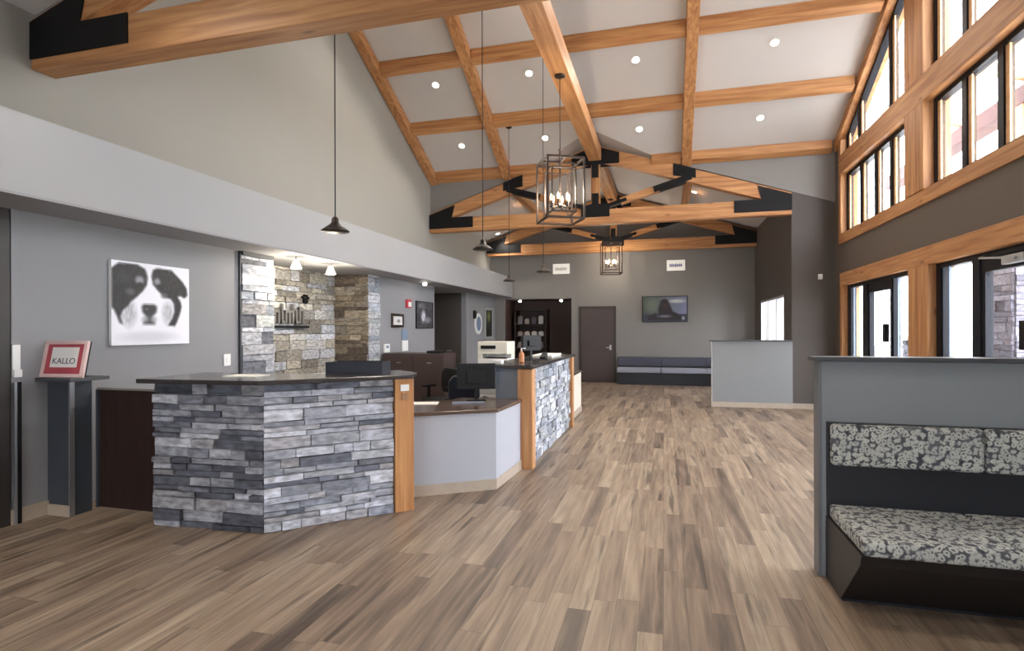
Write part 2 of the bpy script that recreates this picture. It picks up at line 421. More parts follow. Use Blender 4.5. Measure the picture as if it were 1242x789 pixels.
# lower left wall with niche and corridor opening
NY0, NY1, NX = 6.42, 8.85, -5.7
CY0, CY1 = 11.87, 14.0
b = MB()
b.box(XW-.14, XW, 3.28, 5.80, 0, HS); b.box(XW-.14, XW, 9.30, CY0, 0, HS); b.box(XW-.14, XW, CY1, YF, 0, HS)
b.box(XW-.14, XW, 3.28, 3.29, 0, HS)
struct(b.build('wall_left', PAINT_LOW))
b = MB(); b.box(-8.2, XW-.14, CY1, CY1+.12, 0, HS); b.box(-8.2, XW-.14, CY0-.12, CY0, 0, HS); b.box(-8.3, -8.2, CY0-.12, CY1+.12, 0, HS)
b.box(-7.2, -7.1, .5, 3.4, 0, HS); b.box(-7.2, XW-.14, 3.4, 3.5, 0, HS)
b.box(-7.2, XW-.14, .4, .5, 0, HS); b.box(XW-.14, XW, YN, .5, 0, HS)
struct(b.build('wall_corridor', TAUPE))
struct(MB().box(XW-.16, XW+.005, 3.2, 3.279, 0, HS-.003).build('trim_1', mat('dark_jamb', lin(44, 38, 35), .5)))
struct(MB().box(XW, XW+.018, 3.28, 3.60, 0, .12).build('baseboard_left', BASEW))
# far wall with alcove
AX0, AX1, AZ = -4.75, -2.67, 2.48
b = MB()
b.prism_y([(XU, HB+.0), (XU, gz(XU)+.05), (XC, GZ+.05), (XR+.9, gz(XR+.9)+.05), (XR+.9, 0), (AX1, 0), (AX1, AZ), (AX0, AZ), (AX0, HB)], YF, YF+.12)
b.box(XW, AX0, YF, YF+.12, 0, HB)
struct(b.build('wall_far', PAINT_FAR))
ALC = mat('alcove_brown_paint', lin(62, 44, 38), .6)
b = MB(); b.box(AX0-.1, AX0, YF+.12, 17.9, 0, AZ); b.box(AX1, AX1+.1, YF+.12, 17.9, 0, AZ); b.box(AX0-.1, AX1+.1, 17.9, 18, 0, AZ); b.box(AX0-.1, AX1+.1, YF+.12, 18, AZ, AZ+.08)
struct(b.build('wall_alcove', ALC))
# far right wall with its window, and the return to the window bay
WY0, WY1, WZ0, WZ1 = 12.75, 15.75, .95, 2.27
b = MB()
ztop = gz(XR)+.05
b.box(XR, XR+.14, Y2+.14, WY0, 0, ztop); b.box(XR, XR+.14, WY1, YF, 0, ztop); b.box(XR, XR+.14, WY0, WY1, 0, WZ0); b.box(XR, XR+.14, WY0, WY1, WZ1, ztop)
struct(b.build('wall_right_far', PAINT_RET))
b = MB(); b.prism_y([(XR, 0), (XG+.14, 0), (XG+.14, gz(XG+.14)), (XR, gz(XR))], Y2, Y2+.14)
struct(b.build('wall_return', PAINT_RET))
b = MB(); b.box(XR, XR+.14, YN, Y1-.14, 0, ztop); b.box(XR, XG+.14, Y1-.2, Y1-.06, 0, gz(XG)+.03)
struct(b.build('wall_right_near', PAINT_FAR))
# wall behind the camera, with an unseen wide window added for daylight from behind
b = MB(); b.box(XW-.14, -2.9, YN-.14, YN, 0, 4); b.box(.6, XR+.14, YN-.14, YN, 0, 4); b.box(-2.9, .6, YN-.14, YN, 2.6, 4); b.box(-2.9, .6, YN-.14, YN, 0, .7)
b.prism_y([(XU, 4), (XU, gz(XU)+.05), (XC, GZ+.05), (XR+.14, gz(XR)+.05), (XR+.14, 4)], YN-.14, YN)
struct(b.build('wall_back', PAINT_FAR))

w = sempty('window_1', (-1.15, YN-.07, .7))
f = MB()
for x in (-2.87, -1.73, -.57, .57): f.box(x-.03, x+.03, YN-.1, YN-.04, .7, 2.6)
f.box(-2.9, .6, YN-.1, YN-.04, .7, .75); f.box(-2.9, .6, YN-.1, YN-.04, 2.55, 2.6); f.build('window_frame', DARKFR, w)
for x in (-2.84, -1.70, -.54): MB().box(x, x+1.08, YN-.074, YN-.066, .75, 2.55).build('pane', GLASS, w)

# ------------------------------------------------------------------ window gable wall (right)
YA, YB = 3.9, 11.6
P0, P1 = 8.03, 8.66
b = MB()
b.box(XG, XG+.24, Y1-.06, YA, 0, 4.85); b.box(XG, XG+.24, YB+.02, Y2, 0, zf+.03)
b.box(XG, XG+.24, YA, YB+.02, 2.56, 3.12)
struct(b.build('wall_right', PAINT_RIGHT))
TI = XG-.03
def trim(n, mb, m): o = mb.build('trim_%d' % n, m, bevel=.006); return struct(o)
trim(2, MB().box(TI, XG+.26, YA, YB, 2.34, 2.57), TY)
trim(3, MB().box(TI, XG+.26, YA, YB+.06, 3.11, 3.29), TY)
trim(4, MB().box(TI-.015, XG+.26, YA, YB, 4.39, 4.72), TY)
trim(5, MB().box(TI, XG+.26, YB-.13, YB+.0, 0, 2.34), TZ)
trim(6, MB().box(TI, XG+.26, YB-.06, YB+.06, 3.29, 5.02), TZ)
trim(7, MB().box(TI, XG+.26, P0-.01, P1-.06, 0, 2.34), TZ)
trim(8, MB().box(TI-.015, XG+.26, P0+.07, P1, 3.29, 4.39), TZ)
trim(9, MB().box(TI-.015, XG+.26, P0+.07, P1, 4.72, 6.75), TZ)
# sloped head trims under the roof
for n, (ya, yb) in ((10, (YR, Y2-.1)), (11, (Y1+.1, YR))):
    trim(n, MB().prism_x([(ya, cz(ya)-.02), (yb, cz(yb)-.02), (yb, cz(yb)-.2), (ya, cz(ya)-.2)], TI-.015, XG+.26), TY)
trim(12, MB().box(TI, XG+.26, YA, YA+.1, 0, 4.39), TZ)

def window(n, y0, y1, z0, z1, mulls, fr=.06, top=None):
    """glazing in the window wall: outer frame, mullions, one pane per light; top(y) gives a sloping head"""
    tz = (lambda y: z1) if top is None else top
    w = sempty('window_%d' % n, (XG+.07, (y0+y1)/2, z0))
    f = MB(); xa, xb = XG+.070, XG+.170
    f.box(xa, xb, y0, y1, z0, z0+fr)
    f.prism_x([(y0, tz(y0)), (y1, tz(y1)), (y1, tz(y1)-fr), (y0, tz(y0)-fr)], xa, xb)
    for y in (y0, y1-fr):
        f.prism_x([(y, z0+fr), (y+fr, z0+fr), (y+fr, tz(y+fr)-fr), (y, tz(y)-fr)], xa, xb)
    f.build('window_frame', DARKFR, w)
    ys = [y0+fr]+[q for m_ in mulls for q in (m_-.05, m_+.05)]+[y1-fr]
    for m_ in mulls:
        MB().prism_x([(m_-.05, z0+fr), (m_+.05, z0+fr), (m_+.05, tz(m_+.05)-fr), (m_-.05, tz(m_-.05)-fr)], xa, xb).build('mullion', DARKFR, w)
    for a, c in zip(ys[::2], ys[1::2]):
        MB().prism_x([(a, z0+fr), (c, z0+fr), (c, tz(c)-fr), (a, tz(a)-fr)], XG+.116, XG+.124).build('pane', GLASS, w)
        # slim grey-blue glazing bead beside the far edge of each pane
        MB().prism_x([(c-.07, z0+fr), (c, z0+fr), (c, tz(c)-fr), (c-.07, tz(c-.07)-fr)], XG+.090, XG+.110).build('glazing_bead', ALU if z0 < 2 else PALEW, w)
    return w
window(2, P1, YB-.06, 3.29, 4.39, (9.45, 10.08, 10.77))
window(3, YA, P0+.06, 3.29, 4.39, (4.6, 5.28, 5.97, 6.66, 7.36))
head = lambda y: cz(y)-.2
window(4, P1, YB-.06, 4.72, 0, (9.48, 10.87), top=head)
window(5, YA+.65, P0+.06, 4.72, 0, (5.5, 6.4, 7.35), top=head)
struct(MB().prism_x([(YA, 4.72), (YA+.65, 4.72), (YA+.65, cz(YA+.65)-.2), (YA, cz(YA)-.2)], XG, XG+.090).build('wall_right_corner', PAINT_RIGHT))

def entrance(n, y0, y1, zt, posts, doors, panes, handle_y, closer=False):
    w = sempty('door_%d' % n, (XG+.07, (y0+y1)/2, 0))
    xa, xb = XG+.060, XG+.170
    f = MB(); f.box(xa, xb, y0, y1, zt-.06, zt); f.box(xa, xb, y0, y0+.06, 0, zt-.06); f.box(xa, xb, y1-.12, y1, 0, zt-.06)
    for a, c in posts: f.box(xa, xb, a, c, 0, zt-.06)
    f.build('door_frame', DARKFR, w)
    for a, c in doors:                       # leaf: rails and stiles
        lf = MB(); lf.box(xa+.02, xb-.02, a, c, 0.01, .26); lf.box(xa+.02, xb-.02, a, c, zt-.20, zt-.065)
        lf.box(xa+.02, xb-.02, a, a+.07, .26, zt-.2); lf.box(xa+.02, xb-.02, c-.07, c, .26, zt-.2)
        L_ = lf.build('door_leaf', DARKFR, w)
        MB().box(XG+.106, XG+.114, a+.07, c-.07, .26, zt-.2).build('pane', GLASS, L_)
        hy = a+.12 if handle_y < 0 else c-.12
        MB().tube((XG+.010, a+.1, 1.0), (XG+.010, c-.1, 1.0), .018).box(XG+.010, XG+.080, a+.1, a+.14, .98, 1.02).box(XG+.010, XG+.080, c-.14, c-.1, .98, 1.02).build('push_bar', BLACK, L_)
        MB().box(XG+.015, XG+.078, a+.10, a+.18, 1.35, 1.62).build('latch_box', BLACK, L_)
        if closer:
            MB().box(XG+.010, XG+.078, a+.1, a+.45, zt-.17, zt-.09).bar((XG-0.010, a+.2, zt-.13), (XG-0.030, a+.75, zt-.07), .02, .02).bar((XG-0.030, a+.75, zt-.07), (XG+.050, c-.1, zt-.05), .02, .02).build('door_closer', CHROME, L_)
    for a, c in panes:
        MB().box(XG+.106, XG+.114, a, c, .12, zt-.06).build('pane', GLASS, w)
        MB().box(XG+.080, XG+.100, c-.16, c, .12, zt-.06).build('glazing_bead', ALU, w)
        MB().box(xa+.02, xb-.02, a, c, 0, .12).build('bottom_rail', DARKFR, w)
    return w
entrance(1, 8.60, 11.47, 2.34, [(10.45, 10.66), (9.40, 9.46)], [(9.46, 10.45)], [(8.66, 9.40), (10.66, 11.35)], 1)
entrance(2, 4.0, 8.01, 2.34, [(7.04, 7.18), (5.0, 5.1)], [(6.08, 7.03), (5.1, 6.06)], [(4.06, 5.0), (7.18, 7.89)], -1, closer=True)

# far right window
w = sempty('window_6', (XR+.07, 14.2, WZ0)); f = MB()
f.box(XR+.02, XR+.12, WY0, WY1, WZ0, WZ0+.05); f.box(XR+.02, XR+.12, WY0, WY1, WZ1-.05, WZ1)
for y in (WY0, WY1-.05): f.box(XR+.02, XR+.12, y, y+.05, WZ0+.05, WZ1-.05)
WHFR = mat('white_window_frame', lin(190, 192, 200), .5); f.build('window_frame', WHFR, w)
for y in (13.72, 14.74): MB().box(XR+.03, XR+.11, y-.025, y+.025, WZ0+.05, WZ1-.05).build('mullion', WHFR, w)
for a, c in ((WY0+.05, 13.695), (13.745, 14.715), (14.765, WY1-.05)): MB().box(XR+.066, XR+.074, a, c, WZ0+.05, WZ1-.05).build('pane', GLASS, w)

# ------------------------------------------------------------------ roof timbers
def truss(y, label):
    t = thing('roof_truss', label, 'truss', (XC, y, 3.77), 'timber roof trusses')
    xl, xr = XU+.01, XR-.01; hw = .1
    MB().box(xl, xr, y-hw, y+hw, 3.77, 4.08).build('bottom_chord', TX, t, bevel=.008)
    top = lambda x: 5.44-.33*abs(x-XC)
    for s, xe in ((-1, xl), (1, xr)):
        xi = XC+s*.001
        MB().prism_y([(xi, top(xi)), (xe, top(xe)), (xe, max(top(xe)-.31, 4.081)), (XC+s*3.3, 4.081) if top(xe)-.31 < 4.081 else (xe, top(xe)-.31), (xi, top(xi)-.31)], y-hw+.004, y+hw-.004).build('top_chord', TX, t, bevel=.008)
        # heel plate: black steel on both faces
        hp = [(xe, 3.85), (xe-s*1.05, 3.85), (xe-s*1.05, 4.09), (xe-s*.55, 4.09), (xe-s*.62, top(xe-s*.62)-.03), (xe, top(xe)-.03)]
        p = MB(); p.prism_y(hp, y-hw-.012, y-hw); p.prism_y(hp, y+hw, y+hw+.012); p.build('heel_plate', STEEL, t)
        # strut with slender steel ends
        a = Vector((XC+s*.16, y, 4.13)); c = Vector((XC+s*1.78, y, top(XC+s*1.78)-.26))
        q = a.lerp(c, .22), a.lerp(c, .70)
        st = MB().bar(q[0], q[1], .13, .14).build('strut', TX, t, bevel=.006)
        MB().bar(a, a.lerp(c, .30), .16, .07).build('strut_bracket', STEEL, st)
        MB().bar(a.lerp(c, .64), c+(c-a).normalized()*.16, .23, .12).build('strut_bracket', STEEL, st)
        xs = XC+s*1.78
        pl = [(xs-.2, top(xs-.2)+.012), (xs+.24, top(xs+.24)+.012), (xs+.24, top(xs+.24)-.17), (xs-.2, top(xs-.2)-.24)] if s > 0 else [(xs-.24, top(xs-.24)+.012), (xs+.2, top(xs+.2)+.012), (xs+.2, top(xs+.2)-.24), (xs-.24, top(xs-.24)-.17)]
        p = MB(); p.prism_y(pl, y-hw-.012, y-hw); p.prism_y(pl, y+hw, y+hw+.012); p.build('rafter_plate', STEEL, t)
    MB().box(XC-.09, XC+.09, y-hw+.01, y+hw-.01, 4.08, 5.1).build('king_post', TZ, t, bevel=.006)
    p = MB()
    for ya, yb in ((y-hw-.013, y-hw), (y+hw, y+hw+.013)):
        p.prism_y([(XC-.5, top(XC-.5)-.03), (XC, top(XC)-.03), (XC+.5, top(XC+.5)-.03), (XC+.5, top(XC+.5)-.25), (XC+.07, 5.02), (XC+.07, 4.75), (XC-.07, 4.75), (XC-.07, 5.02), (XC-.5, top(XC-.5)-.25)], ya, yb)
    p.build('apex_plate', STEEL, t)
    p = MB()
    for ya, yb in ((y-hw-.013, y-hw), (y+hw, y+hw+.013)):
        p.prism_y([(XC-.3, 3.92), (XC+.3, 3.92), (XC+.3, 4.15), (XC+.07, 4.2), (XC+.07, 4.42), (XC-.07, 4.42), (XC-.07, 4.2), (XC-.3, 4.15)], ya, yb)
    p.build('king_post_plate', STEEL, t)
    return t
truss(Y1, 'nearest timber truss crossing upper left corner, black steel heel plate')
truss(Y2, 'middle timber truss with black steel plates behind the lantern chandelier')
truss(16.3, 'farthest timber truss, close against the far wall above the exit signs')

def beam(name, mb, m, label, cat='beam', group=None): return tag(mb.build(name, m, bevel=.008), label, cat, group)
for ya, yb, lb in ((Y1+.13, Y2-.13, 'heavy timber ridge beam running from the frame top to the middle truss'),
                   (Y2+.13, 16.17, 'timber ridge beam between the middle and farthest trusses'),
                   (YN, Y1-.13, 'timber ridge beam of the near roof behind the nearest truss')):
    beam('ridge_beam', MB().box(XC-.13, XC+.13, ya, yb, 5.1, 5.38), TY, lb)
RD = .2   # rafter depth
RX = [(-5.09, .17, 'at the left wall'), (-3.34, .19, 'second from the left wall'), (.44, .19, 'right of the ridge beam')]
for x, wd, lb in RX:
    for ya, yb, side in ((YR, Y2-.02, 'far'), (Y1+.02, YR, 'near')):
        q = lambda y, o: cz(y)-o
        if x == .44: yb_ = yb
        mb = MB().prism_x([(ya, q(ya, .003)), (yb, q(yb, .003)), (yb, q(yb, RD)), (ya, q(ya, RD))], x-wd/2, x+wd/2)
        beam('sloped_rafter', mb, TY, 'sloping timber rafter %s on the %s roof slope' % (lb, side), 'beam', 'sloping timber rafters')
segs = [(-5.0, -3.44, 'between the left wall rafter and the second rafter'), (-3.24, .34, 'between the second rafter and the right rafter'), (.54, 3.08, 'between the right rafter and the window wall')]
for y, ln in ((9.30, 'upper'), (10.60, 'middle'), (11.90, 'lowest')):
    for x0, x1, ls in segs:
        pieces = [(x0, x1, '')]
        if y == 11.9 and x0 == -3.24: pieces = [(-3.24, -2.55, ', left piece'), (-.25, .34, ', right piece')]
        for a, c, ex in pieces:
            z = cz(y)-.004; zz = z-.16
            mb = MB().prism_x([(y-.07, cz(y-.07)-.004), (y+.07, cz(y+.07)-.004), (y+.07, cz(y+.07)-.17), (y-.07, cz(y-.07)-.17)], a, c)
            beam('roof_purlin', mb, TX, '%s timber purlin %s%s' % (ln, ls, ex), 'beam', 'timber purlins on the sloped ceiling')
for y in (5.6, 6.9):
    mb = MB().prism_x([(y-.07, cz(y-.07)-.004), (y+.07, cz(y+.07)-.004), (y+.07, cz(y+.07)-.17), (y-.07, cz(y-.07)-.17)], -3.24, .34)
    beam('roof_purlin', mb, TX, 'timber purlin on the near roof slope, %s' % ('lower' if y < 6 else 'upper'), 'beam', 'timber purlins on the sloped ceiling')
beam('roof_purlin', MB().box(-5.0, 3.08, YR-.09, YR+.09, ZR-.32, ZR-.1), TX, 'timber beam along the top ridge of the crossing roof', 'beam')
for x, lb in ((-3.3, 'left'), (.5, 'right')):
    z = gz(x)-.02
    mb = MB().box(x-.08, x+.08, Y2+.13, 16.17, z-.22, z-.06)
    beam('roof_purlin', mb, TY, 'timber purlin running along the far room ceiling, %s side' % lb, 'beam', 'purlins of the far room')

# ------------------------------------------------------------------ lights in the ceiling
def downlight(x, y, z, tilt, label, group, power=26, spot=True):
    t = thing('recessed_light', label, 'ceiling light', (x, y, z), group); t.rotation_euler = tilt
    def part(name, mb, m):
        o = mb.build(name, m, t, smooth=False); o.location = o.location+Vector(t.location); return o
    part('trim_ring', MB().lathe((0, 0, -.012), [(.07, .012), (.078, .0), (.058, -.002), (.054, .006)], 24), WHITE)
    part('lens', MB().lathe((0, 0, -.012), [(.052, .004), (.052, .0), (.025, -.006)], 20), LAMP)
    if spot:
        l = bpy.data.lights.new('lamp', 'SPOT'); l.energy = power; l.spot_size = math.radians(125); l.spot_blend = .7
        l.color = (1, .92, .82); l.shadow_soft_size = .06
        o = bpy.data.objects.new('lamp_light', l); C.objects.link(o); o.parent = t; o.location = (0, 0, -.05)
    return t
sl = math.atan(SM)
G = 'recessed lights in the sloped ceiling'
cols = [(-4.13, 'nearest the left wall'), (-2.33, 'just left of the ridge beam'), (-.46, 'just right of the ridge beam'), (1.72, 'nearest the windows')]
rowsL = [(11.2, 'lowest row above the truss'), (9.8, 'middle row'), (8.43, 'upper row')]
for x, cl in cols:
    for y, rl in rowsL:
        downlight(x, y, cz(y)-.002, (-sl, 0, 0), 'glowing round recessed light %s, %s' % (cl, rl), G)
for x, y, lb in ((-3.46, 13.97, 'left slope'), (-4.75, 15.9, 'left slope by the far wall'), (.7, 13.97, 'right slope')):
    s = 1 if x < XC else -1
    downlight(x, y, gz(x)-.002, (0, -s*math.atan(GM), 0), 'glowing recessed light in the far room ceiling, %s' % lb, 'recessed lights in the far room', 34)
for x in (-4, 1.2):  # unseen lamps added to light the camera end
    for y in (-2.5, 0.3, 2.4):
        s = 1 if x < XC else -1
        downlight(x, y, gz(x)-.002, (0, -s*math.atan(GM), 0), 'added unseen recessed light in the near ceiling over the camera end', 'added unseen lights in the near ceiling', 50)

# chandeliers: open lantern cages with candle bulbs, hung from the ridge
def chandelier(x, y, rot, label, ztop=5.1, power=60):
    t = thing('lantern_chandelier', label, 'chandelier', (x, y, 3.05), 'lantern chandeliers'); t.rotation_euler.z = rot
    def P(name, mb, m, bevel=0):
        o = mb.build(name, m, None, bevel=bevel); o.parent = t; o.location = o.location-Vector((0, 0, 0)); return o
    def cage(w, z0, z1, r, mb):
        h = w/2
        for sx in (-1, 1):
            for sy in (-1, 1): mb.box(sx*h-r, sx*h+r, sy*h-r, sy*h+r, z0, z1)
            for z in (z0, z1): mb.box(sx*h-r, sx*h+r, -h, h, z-r, z+r); mb.box(-h, h, sx*h-r, sx*h+r, z-r, z+r)
        return mb
    P('outer_cage', cage(.52, .02, .84, .013, MB()), BRONZE)
    P('inner_cage', cage(.34, .12, .72, .008, MB()), BRONZE)
    P('stem', MB().tube((0, 0, .2), (0, 0, 1.0), .012).tube((0, 0, 1.0), (0, 0, ztop-3.07), .006).lathe((0, 0, .98), [(.01, 0), (.03, .02), (.01, .05)]), BRONZE)
    P('canopy', MB().lathe((0, 0, ztop-3.05-.04), [(.02, 0), (.07, .015), (.075, .038)]), BRONZE)
    xb = MB()
    for k in (0, 1): 
        if k: xb.box(-.26, .26, -.01, .01, .825, .845)
        else: xb.box(-.01, .01, -.26, .26, .825, .845)
    P('top_cross', xb, BRONZE)
    arm = MB(); arm.lathe((0, 0, .2), [(.02, 0), (.04, .03), (.02, .06)])
    for k in range(6):
        a = k*math.pi/3; c, s = math.cos(a), math.sin(a)
        arm.tube((0, 0, .23), (c*.13, s*.13, .2), .007, n=8); arm.lathe((c*.13, s*.13, .2), [(.005, 0), (.022, .01), (.022, .018), (.011, .02), (.011, .10)], 10)
    P('candle_arms', arm, BRONZE)
    for k in range(6):
        a = k*math.pi/3; c, s = math.cos(a), math.sin(a)
        P('bulb', MB().lathe((c*.13, s*.13, .30), [(.008, 0), (.017, .03), (.014, .055), (.003, .09)], 10), BULB)
    l = bpy.data.lights.new('lamp', 'POINT'); l.energy = power; l.color = (1, .85, .68); l.shadow_soft_size = .12
    o = bpy.data.objects.new('lamp_light', l); C.objects.link(o); o.parent = t; o.location = (0, 0, .42)
    return t
chandelier(XC, 7.75, math.radians(28), 'bronze lantern cage chandelier with candle bulbs, the larger nearer one', power=45)
chandelier(XC, 15.5, math.radians(12), 'far lantern cage chandelier hanging before the far wall', power=25)

# pendants over the counters
def pendant(x, y, zs, label, zt=None):
    zt = cz(y) if zt is None else zt
    t = thing('pendant_lamp', label, 'pendant lamp', (x, y, zs), 'dark pendant lamps over the counters')
    MB().lathe((x, y, zs), [(.118, 0), (.122, .006), (.085, .035), (.05, .06), (.032, .078), (.03, .11), (.014, .13)], 28).build('lamp_shade', PENDM, t, smooth=True)
    MB().tube((x, y, zs+.12), (x, y, zt-.02), .0055, n=8).build('cord', BLACK, t)
    MB().lathe((x, y, zt-.05), [(.02, 0), (.06, .02), (.062, .06)]).build('canopy', BLACK, t)
    return t
pendant(-2.74, 4.28, 2.40, 'dark metal pendant lamp on a long cord above the stone counter')
pendant(-2.08, 6.35, 2.50, 'dark bell pendant lamp behind left end of middle truss')
pendant(-3.0, 10.85, 2.52, 'small dark pendant lamp hanging near far end of the bulkhead')
pendant(-2.0, 9.45, 2.54, 'small dark pendant lamp hanging in front of left white wall sign')

# cone lamps under the soffit, lighting the stone niche
for i, (y, lb) in enumerate(((6.45, 'left'), (7.25, 'right'))):
    t = thing('cone_lamp', 'lit white glass cone lamp under soffit before stone niche, %s one' % lb, 'lamp', (-4.72, y, 2.37), 'cone lamps of the stone niche')
    MB().lathe((-4.72, y, 2.37), [(.07, 0), (.072, .004), (.03, .11), (.02, .12)], 20).build('glass_shade', SHADEG, t, smooth=True)
    MB().tube((-4.72, y, 2.48), (-4.72, y, HS+.008), .014).build('stem', CHROME, t)
    l = bpy.data.lights.new('lamp', 'POINT'); l.energy = 12; l.color = (1, .89, .72); l.shadow_soft_size = .06
    o = bpy.data.objects.new('lamp_light', l); C.objects.link(o); o.parent = t; o.location = (0, 0, -.07)
for x, y, z, lb in ((-4.72, 10.6, HS, 'small lit puck light under the soffit before the dog poster'), (-4.35, 17.0, AZ, 'small lit puck light at left in the dark alcove'), (-3.05, 17.0, AZ, 'small lit puck light at right in the dark alcove')):
    t = thing('puck_light', lb, 'ceiling light', (x, y, z-.07), 'small puck lights')
    MB().lathe((x, y, z-.03), [(.05, 0), (.055, .035)]).build('housing', WHITE, t)
    MB().lathe((x, y, z-.075), [(.02, 0), (.042, .02), (.042, .045)]).build('lens', LAMP, t)

# ------------------------------------------------------------------ stone piers and niche on the left wall
rng = random.Random(5)
def core_and_ledge(name, label, cat, boxes, runs, z0, z1, pal, group=None, **k):
    lo = min(b_[0] for b_ in boxes), max(b_[1] for b_ in boxes), min(b_[2] for b_ in boxes), max(b_[3] for b_ in boxes)
    t = thing(name, label, cat, ((lo[0]+lo[1])/2, (lo[2]+lo[3])/2, z0), group)
    m = MB()
    for b_ in boxes: m.box(*b_, z0, z1)
    m.build('core', CAPM, t)
    v = MB()
    for a, c, p in runs: ledge(v, a, c, z0, z1, p, rng, **k)
    v.build('stone_veneer', STONE, t)
    return t
big = dict(rows=(.06, .08, .10, .13, .16), lens=(.2, .6))
HS_ = HS-.05
core_and_ledge('stone_pier', 'pale grey ledge stone pier left of the niche on left wall', 'stone pier', [(NX, XW, 5.80, 6.40)],
     [((XW, 5.80), (XW, 6.40), GREYS+LIGHTS), ((XW, 6.40), (NX, 6.40), WARMS)], 0, HS_, None, 'stone piers of the niche', **big)
core_and_ledge('stone_pier', 'brown and blue-grey ledge stone pier right of the niche', 'stone pier', [(NX, XW, 8.88, 9.28)],
     [((NX, 8.88), (XW+.03, 8.88), BROWNS), ((XW, 8.86), (XW, 9.28), LIGHTS)], 0, HS, None, 'stone piers of the niche', **big)
core_and_ledge('stone_niche_wall', 'warmly lit ledge stone wall at the back of the niche with metal sign', 'stone wall', [(NX-.1, NX, 6.40, 8.88)],
     [((NX, 6.46), (NX, 8.83), WARMS+LIGHTS[:2])], 0, HS, None, None, **big)
struct(MB().box(XW-.02, XW+.03, 5.775, 5.80, 0, HS-.002).box(XW-.02, XW+.055, 5.80, 6.36, HS-.05, HS-.002).build('trim_13', CAPM))  # thin dark strips along the left and top edges of the pier
# metal sign on the niche wall: illegible tall script over a dark bar, small paw above right
t = thing('metal_sign', 'brushed metal lettering above dark bar on the lit stone niche wall', 'sign', (NX+.08, 7.6, 1.5))
sx = NX+.075
sg = MB(); y = 6.98
for k in range(11):
    hh = (.24, .2, .2, .2, .3, .2, .2, .3, .2, .26, .2)[k]
    sg.box(sx-.02, sx+.02, y, y+.035, 1.66, 1.66+hh)
    if k in (0, 2, 5, 6, 9): sg.box(sx-.018, sx+.018, y, y+.09, 1.66+hh-.04, 1.66+hh)
    if k in (1, 4, 8): sg.box(sx-.018, sx+.018, y, y+.08, 1.66, 1.70)
    y += .085
sg.build('lettering', SIGNM, t)
MB().box(sx-.02, sx+.02, 6.95, 8.0, 1.585, 1.625).build('underline_bar', STEEL, t)
pw = MB().tube((sx-.02, 7.92, 2.03), (sx+.02, 7.92, 2.03), .05)
for a in (-50, -15, 20, 55): pw.tube((sx-.02, 7.92+.085*math.sin(math.radians(a)), 2.03+.085*math.cos(math.radians(a))), (sx+.02, 7.92+.085*math.sin(math.radians(a)), 2.03+.085*math.cos(math.radians(a))), .02)
pw.build('paw_mark', STEEL, t)

# ------------------------------------------------------------------ front stone counter
A, B, D = Vector((-3.94, 3.56)), Vector((-2.95, 3.62)), Vector((-2.215, 4.335))
dd = (D-B).normalized(); nn = Vector((dd.y, -dd.x))         # outward normal of the diagonal face
t = thing('reception_counter', 'grey stone clad reception counter with dark granite top, nearest the camera', 'counter', (-3.0, 4.0, 0))
Bi = B+Vector((-.03, .045)); Di = D-nn*.045
MB().prism([(A.x+.04, A.y+.045), tuple(Bi), tuple(Di), (-2.52, 4.70), (-3.12, 4.08), (-3.90, 4.05)], 0, 1.135).build('core', BOOTHP, t)
v = MB(); ra = random.Random(21)
GR_DIM = [(150, 153, 165), (130, 133, 145), (170, 173, 184), (106, 109, 121), (186, 189, 199), (92, 95, 107), (158, 158, 164), (200, 202, 210)]  # darker mix: shade on the front and end faces put into the stone
GR_LIT = [(190, 194, 206), (174, 178, 190), (208, 212, 222), (152, 156, 168), (222, 225, 234), (122, 126, 140), (182, 181, 186), (200, 203, 213)]  # lighter, bluer mix: window light on the diagonal face put into the stone
sm = dict(rows=(.04, .05, .06, .075, .095), lens=(.12, .42), depth=.05)
ledge(v, (A.x, A.y+.045), (B.x-.005, B.y+.045), 0, 1.135, GR_DIM, ra, **sm)
ledge(v, tuple(B-nn*.045+dd*.008), tuple(D-nn*.045), 0, 1.135, GR_LIT, ra, **sm)
ledge(v, (A.x+.04, 4.05), (A.x+.04, A.y+.06), 0, 1.135, GR_DIM, ra, **sm)
v.build('stone_veneer', STONE, t)
MB().prism([(-4.02, 3.49), (-2.93, 3.55), (-2.06, 4.38), (-2.12, 4.60), (-2.42, 4.85), (-3.02, 4.25), (-4.02, 4.20)], 1.137, 1.172).build('granite_top', GRANITE, t, bevel=.006)
# timber end post with outlet and tag
Q = [D+dd*.005, D+dd*.172, D+dd*.172-nn*.2, D+dd*.005-nn*.2]
MB().prism([tuple(q+nn*.012) for q in Q], 0, 1.136).build('end_post', TZ, t, bevel=.006)
def onpost(name, s0, s1, z0, z1, m, out0=.012, out1=.024):
    p = [D+dd*s0+nn*out0, D+dd*s1+nn*out0, D+dd*s1+nn*out1, D+dd*s0+nn*out1]
    return MB().prism([tuple(q) for q in p], z0, z1).build(name, m, t, bevel=.002)
o = onpost('outlet_plate', .05, .125, 1.03, 1.085, WHITE); o['label'] = 'white outlet plate'
o = onpost('card_tag', .06, .115, .955, 1.015, TAN); o['label'] = 'tan hanging tag'
